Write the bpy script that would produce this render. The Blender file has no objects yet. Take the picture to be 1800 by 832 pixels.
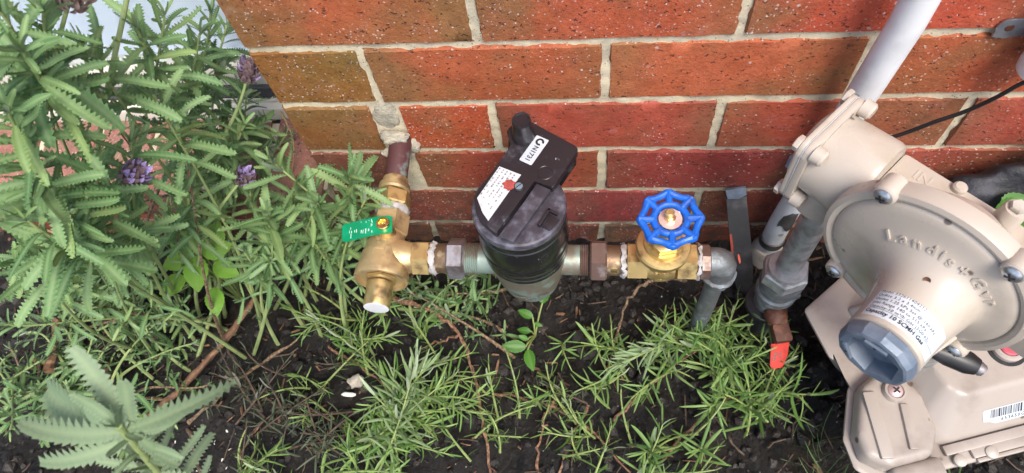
import bpy, bmesh, math, random
import numpy as np
from mathutils import Vector, Matrix
PI = math.pi
R = math.radians
scene = bpy.context.scene
COL = scene.collection

# ------------------------------------------------------------------ camera, sky, sun, exposure
cam_d = bpy.data.cameras.new('camera')
cam = bpy.data.objects.new('camera', cam_d); COL.objects.link(cam); scene.camera = cam
CAM = Vector((-0.0078, -0.4639, 0.8795))
cr, cu_, cf = Vector((0.9927, 0.0651, -0.1027)), Vector((-0.0094, 0.8802, 0.4745)), Vector((-0.1214, 0.4702, -0.8742))
cf.normalize(); cr = (cr - cf * cr.dot(cf)).normalized(); cu_ = cr.cross(cf)
m = Matrix((cr, cu_, -cf)).transposed().to_4x4(); m.translation = CAM
cam.matrix_world = m
cam_d.sensor_width = 36.0; cam_d.lens = 24.04; cam_d.clip_start = 0.02; cam_d.clip_end = 200.0
cam_d.dof.use_dof = True; cam_d.dof.focus_distance = 0.68; cam_d.dof.aperture_fstop = 11.0

SUN_EL, SUN_AZ = R(58), R(152)          # azimuth clockwise from +Y
world = bpy.data.worlds.new('World'); scene.world = world; world.use_nodes = True
wn = world.node_tree.nodes; wl = world.node_tree.links; wn.clear()
sky = wn.new('ShaderNodeTexSky'); sky.sky_type = 'NISHITA'; sky.sun_disc = False
sky.sun_elevation = SUN_EL; sky.sun_rotation = SUN_AZ; sky.air_density = 1.0; sky.dust_density = 3.0; sky.ozone_density = 1.0
bg = wn.new('ShaderNodeBackground'); bg.inputs['Strength'].default_value = 0.13
wo = wn.new('ShaderNodeOutputWorld'); wl.new(sky.outputs[0], bg.inputs[0]); wl.new(bg.outputs[0], wo.inputs[0])
sl = bpy.data.lights.new('sun', 'SUN'); sl.energy = 1.75; sl.angle = R(22); sl.color = (1.0, 0.94, 0.85)
sun = bpy.data.objects.new('sun', sl); COL.objects.link(sun)
sd = Vector((math.sin(SUN_AZ) * math.cos(SUN_EL), math.cos(SUN_AZ) * math.cos(SUN_EL), math.sin(SUN_EL)))
sun.rotation_euler = sd.to_track_quat('Z', 'Y').to_euler(); sun.location = (0.6, -1.5, 2.5)
vs = scene.view_settings; vs.view_transform = 'Standard'; vs.look = 'None'; vs.exposure = 1.12; vs.gamma = 1.0; vs.use_curve_mapping = False
scene.cycles.use_denoising = True
scene.cycles.max_bounces = 6; scene.cycles.transparent_max_bounces = 8

# ------------------------------------------------------------------ materials
def nt(name):
    mt = bpy.data.materials.new(name); mt.use_nodes = True
    n = mt.node_tree.nodes; n.clear()
    out = n.new('ShaderNodeOutputMaterial'); b = n.new('ShaderNodeBsdfPrincipled')
    mt.node_tree.links.new(b.outputs[0], out.inputs[0])
    return mt, n, mt.node_tree.links, b, out
def rgb(c): return (c[0], c[1], c[2], 1.0)
class NB:
    """small node-building helper"""
    def __init__(s, n, l): s.n, s.l = n, l
    def put(s, sock, v):
        if hasattr(v, 'links'): s.l.new(v, sock)
        else: sock.default_value = v
    def coord(s, kind='Object'): return s.n.new('ShaderNodeTexCoord').outputs[kind]
    def vmath(s, op, a, b):
        k = s.n.new('ShaderNodeVectorMath'); k.operation = op; s.put(k.inputs[0], a); s.put(k.inputs[1], b); return k.outputs[0]
    def math(s, op, a, b=0.0, c=0.0):
        k = s.n.new('ShaderNodeMath'); k.operation = op; s.put(k.inputs[0], a); s.put(k.inputs[1], b); s.put(k.inputs[2], c); return k.outputs[0]
    def noise(s, vec, scale, detail=4, rough=0.55, out=0):
        k = s.n.new('ShaderNodeTexNoise'); s.put(k.inputs['Vector'], vec); k.inputs['Scale'].default_value = scale
        k.inputs['Detail'].default_value = detail; k.inputs['Roughness'].default_value = rough; return k.outputs[out]
    def vor(s, vec, scale, feature='F1', rnd=1.0):
        k = s.n.new('ShaderNodeTexVoronoi'); k.feature = feature; s.put(k.inputs['Vector'], vec); k.inputs['Scale'].default_value = scale
        k.inputs['Randomness'].default_value = rnd; return k
    def step(s, v, lo, hi, a=0.0, b=1.0):
        k = s.n.new('ShaderNodeMapRange'); s.put(k.inputs[0], v); k.inputs[1].default_value = lo; k.inputs[2].default_value = hi
        k.inputs[3].default_value = a; k.inputs[4].default_value = b; k.interpolation_type = 'SMOOTHSTEP'; return k.outputs[0]
    def mix(s, f, a, b, mode='MIX'):
        k = s.n.new('ShaderNodeMix'); k.data_type = 'RGBA'; k.blend_type = mode
        s.put(k.inputs[0], f); s.put(k.inputs[6], rgb(a) if isinstance(a, tuple) and len(a) == 3 else a); s.put(k.inputs[7], rgb(b) if isinstance(b, tuple) and len(b) == 3 else b)
        return k.outputs[2]
    def bump(s, h, strength, dist):
        k = s.n.new('ShaderNodeBump'); k.inputs['Strength'].default_value = strength; k.inputs['Distance'].default_value = dist
        s.l.new(h, k.inputs['Height']); return k.outputs[0]
    def objinfo(s, o): return s.n.new('ShaderNodeObjectInfo').outputs[o]

MT = {}
def simple(name, col, rough=0.5, metal=0.0, col2=None, vs_=60.0, lo=0.4, hi=0.65, bump=0.0, bs=300.0, bd=0.0004, rough2=None, coat=0.0,
           specks=None, spec_scale=180.0, spec_amt=0.85, spec=0.5):
    mt, n, l, b, out = nt(name); k = NB(n, l); v = k.coord()
    f = k.step(k.noise(v, vs_, 5), lo, hi)
    c = rgb(col)
    if col2 is not None: c = k.mix(f, tuple(col), tuple(col2))
    if specks is not None:
        w = k.vor(v, spec_scale); sep = n.new('ShaderNodeSeparateColor'); l.new(w.outputs['Color'], sep.inputs[0])
        msk = k.math('MULTIPLY', k.step(w.outputs['Distance'], 0.34, 0.2), k.step(sep.outputs[0], spec_amt, spec_amt + 0.02))
        c = k.mix(msk, c, tuple(specks))
    k.put(b.inputs['Base Color'], c)
    if rough2 is None: b.inputs['Roughness'].default_value = rough
    else: k.put(b.inputs['Roughness'], k.step(k.noise(v, vs_ * 1.7, 4), 0.35, 0.65, rough, rough2))
    b.inputs['Metallic'].default_value = metal; b.inputs['Coat Weight'].default_value = coat
    b.inputs['Specular IOR Level'].default_value = spec
    if bump: l.new(k.bump(k.noise(v, bs, 5, 0.6), bump, bd), b.inputs['Normal'])
    MT[name] = mt; return mt

simple('brass', (0.66, 0.48, 0.21), 0.32, 0.85, (0.27, 0.18, 0.09), 60, 0.50, 0.72, 0.35, 900, 0.0002, 0.5)
simple('brass_cast', (0.62, 0.47, 0.25), 0.42, 0.75, (0.27, 0.185, 0.10), 48, 0.48, 0.72, 0.6, 700, 0.0003, 0.6)
simple('brass_bright', (0.85, 0.62, 0.28), 0.2, 1.0)
simple('brass_dull', (0.20, 0.13, 0.08), 0.42, 0.7, (0.42, 0.33, 0.2), 90, 0.5, 0.66, 0.5, 600, 0.0003, 0.6)
simple('bronze_grey', (0.20, 0.175, 0.135), 0.42, 0.5, (0.25, 0.32, 0.28), 40, 0.45, 0.62, 0.4, 500, 0.0003, 0.6)
simple('nut_grey', (0.26, 0.25, 0.27), 0.38, 0.7, (0.17, 0.14, 0.14), 60, 0.45, 0.62, 0.4, 500, 0.0003, 0.55)
simple('nut_brown', (0.17, 0.11, 0.09), 0.4, 0.6, (0.27, 0.23, 0.22), 70, 0.5, 0.65, 0.4, 500, 0.0003, 0.55)
simple('copper', (0.10, 0.042, 0.045), 0.42, 0.25, (0.19, 0.23, 0.22), 30, 0.56, 0.66, 0.4, 400, 0.0003, 0.55)
simple('galv', (0.46, 0.46, 0.455), 0.42, 0.55, (0.27, 0.265, 0.255), 55, 0.4, 0.65, 0.4, 350, 0.0003, 0.6, specks=(0.36, 0.36, 0.36), spec_scale=260, spec_amt=0.75)
simple('galv_dark', (0.15, 0.155, 0.16), 0.4, 0.45, (0.25, 0.285, 0.315), 60, 0.46, 0.66, 0.9, 260, 0.0008, 0.6)
simple('tape', (0.40, 0.385, 0.385), 0.55, 0.0, (0.22, 0.20, 0.185), 130, 0.45, 0.7, 0.9, 500, 0.0006)
simple('black_plastic', (0.016, 0.013, 0.016), 0.33, 0.0, (0.050, 0.043, 0.054), 38, 0.48, 0.72, 0.25, 600, 0.0002, 0.55)
simple('black_gloss', (0.012, 0.012, 0.013), 0.2, 0.0, (0.035, 0.034, 0.036), 50, 0.5, 0.7, 0.2, 500, 0.0002, 0.45)
simple('rubber', (0.014, 0.014, 0.016), 0.42, 0.0, (0.03, 0.03, 0.032), 60, 0.45, 0.7)
simple('lid_dusty', (0.042, 0.036, 0.046), 0.4, 0.0, (0.135, 0.135, 0.18), 26, 0.5, 0.66, 0.25, 500, 0.0002, 0.6)
simple('paper', (0.50, 0.51, 0.53), 0.5, 0.0, (0.38, 0.385, 0.39), 60, 0.5, 0.7, specks=(0.3, 0.3, 0.3), spec_scale=300, spec_amt=0.94)
simple('label_silver', (0.60, 0.66, 0.72), 0.32, 0.25, (0.52, 0.56, 0.62), 30)
simple('ink', (0.02, 0.02, 0.025), 0.5)
simple('ink_faint', (0.16, 0.16, 0.18), 0.6)
simple('red_seal', (0.33, 0.055, 0.045), 0.6, 0.0, (0.24, 0.04, 0.035), 300, bump=0.6, bs=900)
simple('screw_steel', (0.55, 0.57, 0.60), 0.28, 0.9, (0.35, 0.36, 0.38), 150)
simple('screw_blue', (0.22, 0.30, 0.36), 0.4, 0.5)
simple('tag_green', (0.0, 0.21, 0.085), 0.3, 0.0, (0.0, 0.26, 0.12), 60)
simple('tag_print', (0.55, 0.70, 0.64), 0.4)
simple('wheel_blue', (0.004, 0.105, 0.50), 0.32, 0.0, (0.008, 0.055, 0.27), 110, 0.48, 0.72, coat=0.2, bump=0.5, bs=300, bd=0.0006, rough2=0.5)
simple('wheel_disc', (0.62, 0.43, 0.40), 0.35, 0.5, (0.70, 0.55, 0.5), 120)
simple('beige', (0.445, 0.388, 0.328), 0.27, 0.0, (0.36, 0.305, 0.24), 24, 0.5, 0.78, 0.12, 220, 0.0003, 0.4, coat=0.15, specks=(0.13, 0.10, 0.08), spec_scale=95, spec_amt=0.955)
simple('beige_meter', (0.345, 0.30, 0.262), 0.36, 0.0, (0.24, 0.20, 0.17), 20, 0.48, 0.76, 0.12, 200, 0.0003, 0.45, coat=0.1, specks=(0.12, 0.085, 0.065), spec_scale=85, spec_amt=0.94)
simple('cap_blue', (0.12, 0.155, 0.205), 0.4, 0.2, (0.17, 0.205, 0.255), 60, 0.42, 0.65, 0.3, 500, 0.0003, 0.55)
simple('label_blue', (0.58, 0.64, 0.70), 0.35, 0.1, (0.63, 0.66, 0.70), 25)
simple('pink_button', (0.50, 0.09, 0.12), 0.4, 0.0, (0.42, 0.07, 0.1), 200)
simple('pvc', (0.66, 0.67, 0.69), 0.38, 0.0, (0.56, 0.57, 0.585), 28, 0.42, 0.68, 0.15, 120, 0.0003, 0.5, specks=(0.3, 0.29, 0.27), spec_scale=75, spec_amt=0.95)
simple('pvc_cream', (0.46, 0.42, 0.37), 0.5, 0.0, (0.33, 0.29, 0.25), 40)
simple('rust', (0.085, 0.032, 0.020), 0.6, 0.2, (0.15, 0.062, 0.035), 90, 0.45, 0.65, 0.9, 400, 0.0006)
simple('tag_red', (0.52, 0.020, 0.008), 0.65, 0.0, (0.36, 0.02, 0.012), 120)
simple('orange_dot', (0.55, 0.10, 0.06), 0.5)
simple('yellow', (0.65, 0.36, 0.03), 0.4)
simple('stake_grey', (0.085, 0.08, 0.078), 0.45, 0.4, (0.15, 0.14, 0.135), 40, 0.45, 0.65, 0.4, 300, 0.0004, 0.6)
simple('stake_top', (0.20, 0.25, 0.31), 0.5, 0.1, (0.14, 0.17, 0.20), 60)
simple('cable', (0.012, 0.012, 0.014), 0.45)
simple('steel_clamp', (0.30, 0.33, 0.38), 0.35, 0.8, (0.20, 0.21, 0.24), 70, bump=0.2)
simple('frame_cream', (0.60, 0.57, 0.50), 0.4, 0.0, (0.54, 0.51, 0.44), 20)
simple('frame_dark', (0.05, 0.052, 0.058), 0.5)
simple('blind', (0.74, 0.80, 0.86), 0.7, 0.0, (0.70, 0.76, 0.83), 6)
simple('reveal_dark', (0.03, 0.03, 0.03), 0.8)
simple('twig', (0.10, 0.062, 0.036), 0.8, 0.0, (0.27, 0.185, 0.11), 260, 0.4, 0.65, 0.8, 500, 0.0008)
simple('twig_red', (0.105, 0.048, 0.026), 0.7, 0.0, (0.27, 0.15, 0.085), 260, 0.4, 0.65, 0.7, 500, 0.0006)
simple('twig_dark', (0.055, 0.035, 0.025), 0.75, 0.0, (0.10, 0.065, 0.04), 160, 0.4, 0.65, 0.7, 500, 0.0006)
simple('straw', (0.36, 0.27, 0.15), 0.7, 0.0, (0.25, 0.17, 0.09), 120)
simple('bark', (0.12, 0.06, 0.032), 0.8, 0.0, (0.22, 0.12, 0.065), 90, 0.4, 0.65, 0.9, 350, 0.001)
simple('stem_green', (0.23, 0.29, 0.09), 0.55, 0.0, (0.17, 0.23, 0.075), 100)
simple('stem_lav', (0.27, 0.33, 0.13), 0.6, 0.0, (0.20, 0.27, 0.10), 70)
simple('stone', (0.40, 0.36, 0.30), 0.85, 0.0, (0.28, 0.25, 0.21), 120, bump=0.8, bs=300, bd=0.001)
simple('stone_white', (0.66, 0.66, 0.62), 0.8)
simple('petal', (0.27, 0.19, 0.44), 0.6, 0.0, (0.42, 0.34, 0.56), 500)
simple('bract', (0.19, 0.12, 0.14), 0.75, 0.0, (0.10, 0.065, 0.06), 260)
simple('bract_brown', (0.17, 0.11, 0.095), 0.8, 0.0, (0.25, 0.18, 0.17), 260)
simple('dry_leaf', (0.16, 0.10, 0.085), 0.7, 0.0, (0.26, 0.19, 0.17), 90)
simple('poly_black', (0.010, 0.011, 0.015), 0.6, 0.0, (0.026, 0.028, 0.040), 40, bump=0.8, bs=60, bd=0.004)

def scuffed(name, col, dust, scale=30, lo=0.52, hi=0.75, rough=0.35):
    mt, n, l, b, out = nt(name); k = NB(n, l); v = k.coord()
    f = k.math('MULTIPLY', k.step(k.noise(v, scale, 5, 0.65), lo, hi), k.step(k.noise(v, scale * 9, 3), 0.3, 0.6, 0.35, 1.0))
    c = k.mix(f, tuple(col), tuple(dust))
    sc = k.step(k.noise(k.vmath('MULTIPLY', v, (1.0, 0.35, 0.6)), 420, 3, 0.5), 0.66, 0.74)
    sc = k.math('MULTIPLY', sc, k.step(k.noise(v, 40, 2), 0.52, 0.68))
    c = k.mix(k.math('MULTIPLY', sc, 0.8), c, (0.34, 0.33, 0.36))
    l.new(c, b.inputs['Base Color']); l.new(k.step(f, 0.0, 1.0, rough, 0.7), b.inputs['Roughness'])
    l.new(k.bump(k.noise(v, 500, 4), 0.25, 0.0002), b.inputs['Normal']); MT[name] = mt
scuffed('black_plastic', (0.016, 0.013, 0.016), (0.060, 0.054, 0.066))
scuffed('lid_dusty', (0.036, 0.031, 0.040), (0.165, 0.165, 0.21), 24, 0.40, 0.66, 0.4)
scuffed('black_gloss', (0.012, 0.012, 0.013), (0.045, 0.043, 0.046), 40, 0.55, 0.78, 0.2)

def leaf_mat(name, c1, c2, under, rough=0.5, trans=0.22, rib=(0.34, 0.42, 0.22), ribamt=0.45, spot=None, bumps=700, yellow=None):
    mt, n, l, b, out = nt(name); k = NB(n, l); v = k.coord()
    g = n.new('ShaderNodeNewGeometry')
    rnd = k.math('FRACT', k.math('ADD', k.objinfo('Random'), g.outputs['Random Per Island']))
    c = k.mix(rnd, tuple(c1), tuple(c2))
    if yellow is not None: c = k.mix(k.step(rnd, 0.62, 1.0, 0.0, 0.8), c, tuple(yellow))
    c = k.mix(k.step(k.noise(v, 6, 3), 0.35, 0.7, 0.0, 0.35), c, tuple(x * 1.35 for x in c1))
    at = n.new('ShaderNodeAttribute'); at.attribute_name = 'rib'
    c = k.mix(k.math('MULTIPLY', at.outputs['Fac'], ribamt), c, tuple(rib))
    c = k.mix(k.math('MULTIPLY', g.outputs['Backfacing'], 0.75), c, tuple(under))
    l.new(c, b.inputs['Base Color']); b.inputs['Roughness'].default_value = rough
    b.inputs['Specular IOR Level'].default_value = 0.35
    l.new(k.bump(k.noise(v, bumps / 100.0 if bumps < 100 else bumps, 3), 0.35, 0.0004), b.inputs['Normal'])
    t = n.new('ShaderNodeBsdfTranslucent'); l.new(k.mix(0.5, c, (0.25, 0.4, 0.05)), t.inputs[0])
    mx = n.new('ShaderNodeMixShader'); mx.inputs[0].default_value = trans
    l.new(b.outputs[0], mx.inputs[1]); l.new(t.outputs[0], mx.inputs[2]); l.new(mx.outputs[0], out.inputs[0])
    MT[name] = mt
leaf_mat('lav_leaf', (0.068, 0.175, 0.055), (0.225, 0.360, 0.155), (0.30, 0.37, 0.26), yellow=(0.20, 0.30, 0.085))
leaf_mat('lav_leaf_pale', (0.16, 0.24, 0.14), (0.21, 0.29, 0.18), (0.30, 0.36, 0.27))
leaf_mat('weed_leaf', (0.15, 0.33, 0.035), (0.21, 0.40, 0.05), (0.2, 0.32, 0.1), trans=0.3, rib=(0.25, 0.4, 0.1), ribamt=0.3)
leaf_mat('seed_leaf', (0.045, 0.15, 0.018), (0.08, 0.22, 0.03), (0.16, 0.28, 0.09), rough=0.35, trans=0.28, rib=(0.2, 0.36, 0.1), ribamt=0.35)
leaf_mat('ros_leaf', (0.045, 0.135, 0.018), (0.25, 0.38, 0.11), (0.33, 0.38, 0.26), rough=0.42, trans=0.2, rib=(0.24, 0.33, 0.14), ribamt=0.4)
leaf_mat('ros_pale', (0.20, 0.30, 0.14), (0.28, 0.37, 0.20), (0.36, 0.42, 0.30), rough=0.42, trans=0.2, rib=(0.3, 0.4, 0.2))
leaf_mat('ros_dark', (0.035, 0.05, 0.03), (0.10, 0.115, 0.075), (0.2, 0.2, 0.16), rough=0.6, trans=0.1, ribamt=0.1)
leaf_mat('ros_olive', (0.050, 0.095, 0.022), (0.12, 0.19, 0.05), (0.2, 0.25, 0.14), rough=0.5, trans=0.15, ribamt=0.2)
leaf_mat('grass_blade', (0.07, 0.15, 0.04), (0.12, 0.2, 0.06), (0.12, 0.2, 0.06), rough=0.5)

# brick: per-object colour holds firing tone, plus damp and shade painted into low rows, everything else is grain
def brick_mat(name, weather=0.0):
    mt, n, l, b, out = nt(name); k = NB(n, l)
    oc = k.coord(); rnd = k.objinfo('Random')
    cmb = n.new('ShaderNodeCombineXYZ')
    for i, mul in enumerate((37.0, 71.0, 53.0)): l.new(k.math('MULTIPLY', rnd, mul), cmb.inputs[i])
    v = k.vmath('ADD', oc, cmb.outputs[0])
    base = k.objinfo('Color')
    sx = n.new('ShaderNodeSeparateXYZ'); l.new(oc, sx.inputs[0])
    # fired-brown ends and patches
    endf = k.math('ADD', k.step(k.math('ABSOLUTE', sx.outputs[0]), 0.055, 0.115, 0.0, 0.5), k.step(k.noise(v, 9, 3), 0.42, 0.72, 0.0, 0.75))
    endf = k.math('MINIMUM', endf, 0.85)
    tan = k.mix(0.5, k.mix(1.0, base, (0.62, 1.55, 1.35), 'MULTIPLY'), (0.20, 0.085, 0.035))
    c = k.mix(endf, base, tan)
    c = k.mix(k.step(k.noise(v, 70, 5, 0.65), 0.32, 0.68, 0.0, 0.55), c, k.mix(1.0, c, (0.62, 0.55, 0.55), 'MULTIPLY'))
    c = k.mix(k.step(k.noise(v, 380, 3, 0.6), 0.45, 0.75, 0.0, 0.4), c, k.mix(1.0, c, (1.45, 1.5, 1.5), 'MULTIPLY'))
    # dark pits, drawn out along the brick
    vp = k.vmath('MULTIPLY', v, (0.80, 1.0, 1.12))
    w = k.vor(k.vmath('ADD', vp, k.vmath('MULTIPLY', k.noise(v, 220, 2, 0.5, 1), (0.010, 0.010, 0.010))), 230)
    s1 = n.new('ShaderNodeSeparateColor'); l.new(w.outputs['Color'], s1.inputs[0])
    pit = k.math('MULTIPLY', k.step(w.outputs['Distance'], 0.40, 0.22), k.step(s1.outputs[0], 0.80, 0.84))
    c = k.mix(k.math('MULTIPLY', pit, 0.75), c, (0.045, 0.018, 0.014))
    w3 = k.vor(k.vmath('ADD', v, k.vmath('MULTIPLY', k.noise(v, 500, 2, 0.5, 1), (0.004, 0.004, 0.004))), 470); s3 = n.new('ShaderNodeSeparateColor'); l.new(w3.outputs['Color'], s3.inputs[0])
    c = k.mix(k.math('MULTIPLY', k.step(w3.outputs['Distance'], 0.42, 0.2), k.step(s3.outputs[0], 0.66, 0.9, 0.0, 0.7)), c, (0.10, 0.022, 0.016))
    # pale grit and lime specks in three sizes
    h = None
    for sc, amt, lo_, colr in ((190, 0.86, 0.30, (0.62, 0.52, 0.44)), (330, 0.80, 0.33, (0.66, 0.60, 0.58)), (105, 0.945, 0.24, (0.60, 0.50, 0.50))):
        w2 = k.vor(k.vmath('ADD', v, k.vmath('MULTIPLY', k.noise(v, 400, 2, 0.5, 1), (0.003, 0.003, 0.003))), sc); s2 = n.new('ShaderNodeSeparateColor'); l.new(w2.outputs['Color'], s2.inputs[0])
        sp = k.math('MULTIPLY', k.step(w2.outputs['Distance'], lo_, lo_ - 0.14), k.step(s2.outputs[1], amt, amt + 0.02))
        c = k.mix(k.math('MULTIPLY', sp, k.math('MULTIPLY', k.math('MULTIPLY_ADD', s2.outputs[2], 0.6, 0.35), k.step(k.noise(v, 14, 2), 0.30, 0.62, 0.30, 1.0))), c, tuple(colr)); h = sp if h is None else h
    # smears of lime
    c = k.mix(k.step(k.noise(v, 26, 4, 0.7), 0.62, 0.78, 0.0, 0.30 + weather * 0.5), c, (0.42, 0.30, 0.30))
    gp = n.new('ShaderNodeNewGeometry').outputs['Position']; gs = n.new('ShaderNodeSeparateXYZ'); l.new(gp, gs.inputs[0])
    spl = k.math('MULTIPLY', k.step(gs.outputs[2], 0.19, 0.02), k.step(k.noise(gp, 55, 6, 0.75), 0.46, 0.60))
    c = k.mix(k.math('MULTIPLY', spl, 0.75), c, (0.055, 0.040, 0.030))      # soil splash
    run = k.step(k.noise(k.vmath('MULTIPLY', gp, (1.0, 1.0, 0.18)), 26, 4, 0.6), 0.56, 0.74, 0.0, 0.22)
    c = k.mix(run, c, k.mix(1.0, c, (0.55, 0.55, 0.6), 'MULTIPLY'))          # old water runs
    l.new(c, b.inputs['Base Color'])
    l.new(k.step(k.noise(v, 30, 3), 0.35, 0.65, 0.55, 0.8), b.inputs['Roughness'])
    hh = k.math('SUBTRACT', k.math('ADD', k.noise(v, 260, 5, 0.7), k.math('MULTIPLY', h, 0.3)), k.math('MULTIPLY', pit, 1.0))
    l.new(k.bump(hh, 0.95, 0.0013), b.inputs['Normal']); MT[name] = mt
brick_mat('brick'); brick_mat('sill_brick', 1.0)

def mortar_mat():
    mt, n, l, b, out = nt('mortar'); k = NB(n, l); v = k.coord()
    c = k.mix(k.step(k.noise(v, 22, 5, 0.65), 0.35, 0.68), (0.58, 0.51, 0.36), (0.40, 0.36, 0.275))
    c = k.mix(k.step(k.noise(v, 160, 4, 0.7), 0.45, 0.7, 0.0, 0.5), c, (0.62, 0.56, 0.42))
    w = k.vor(v, 420); s = n.new('ShaderNodeSeparateColor'); l.new(w.outputs['Color'], s.inputs[0])
    c = k.mix(k.math('MULTIPLY', k.step(w.outputs['Distance'], 0.36, 0.2), k.step(s.outputs[0], 0.86, 0.88)), c, (0.16, 0.13, 0.10))
    z = n.new('ShaderNodeSeparateXYZ'); l.new(v, z.inputs[0])
    damp = k.math('MULTIPLY', k.step(z.outputs[2], 0.20, 0.04), k.step(k.noise(v, 25, 4), 0.36, 0.6))
    c = k.mix(k.math('MULTIPLY', damp, 0.8), c, (0.11, 0.105, 0.06))            # moss and splash near the soil
    l.new(c, b.inputs['Base Color']); b.inputs['Roughness'].default_value = 0.9
    l.new(k.bump(k.noise(v, 420, 6, 0.75), 0.7, 0.0009), b.inputs['Normal']); MT['mortar'] = mt
mortar_mat()

def soil_mat(name, dark=1.0):
    mt, n, l, b, out = nt(name); k = NB(n, l); v = k.coord()
    c = k.mix(k.step(k.noise(v, 24, 6, 0.7), 0.35, 0.7), (0.006, 0.0052, 0.0048), (0.026, 0.022, 0.019))
    c = k.mix(k.step(k.noise(v, 120, 5, 0.7), 0.5, 0.75, 0.0, 0.8), c, (0.060, 0.050, 0.043))
    c = k.mix(k.step(k.noise(v, 9, 4, 0.6), 0.52, 0.72, 0.0, 0.6), c, (0.050, 0.034, 0.024))
    w = k.vor(v, 230); s = n.new('ShaderNodeSeparateColor'); l.new(w.outputs['Color'], s.inputs[0])
    c = k.mix(k.math('MULTIPLY', k.step(w.outputs['Distance'], 0.3, 0.2), k.step(s.outputs[0], 0.975, 0.98)), c, (0.45, 0.42, 0.38))
    l.new(c, b.inputs['Base Color'])
    l.new(k.step(k.noise(v, 16, 4), 0.35, 0.65, 0.30, 0.85), b.inputs['Roughness'])
    l.new(k.bump(k.noise(v, 190, 8, 0.8), 1.0, 0.008), b.inputs['Normal']); MT[name] = mt
soil_mat('soil')
simple('soil_crumb', (0.012, 0.010, 0.009), 0.42, 0.0, (0.052, 0.043, 0.037), 42, 0.42, 0.72, 1.0, 260, 0.003, 0.85)
simple('mortar_patch', (0.42, 0.38, 0.30), 0.9, 0.0, (0.30, 0.28, 0.23), 90, bump=1.0, bs=300, bd=0.002)

def glass_mat():
    mt, n, l, b, out = nt('glass'); b.inputs['Base Color'].default_value = (0.93, 0.97, 1.0, 1); b.inputs['Roughness'].default_value = 0.03
    b.inputs['Transmission Weight'].default_value = 1.0; b.inputs['IOR'].default_value = 1.1; MT['glass'] = mt
glass_mat()

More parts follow.
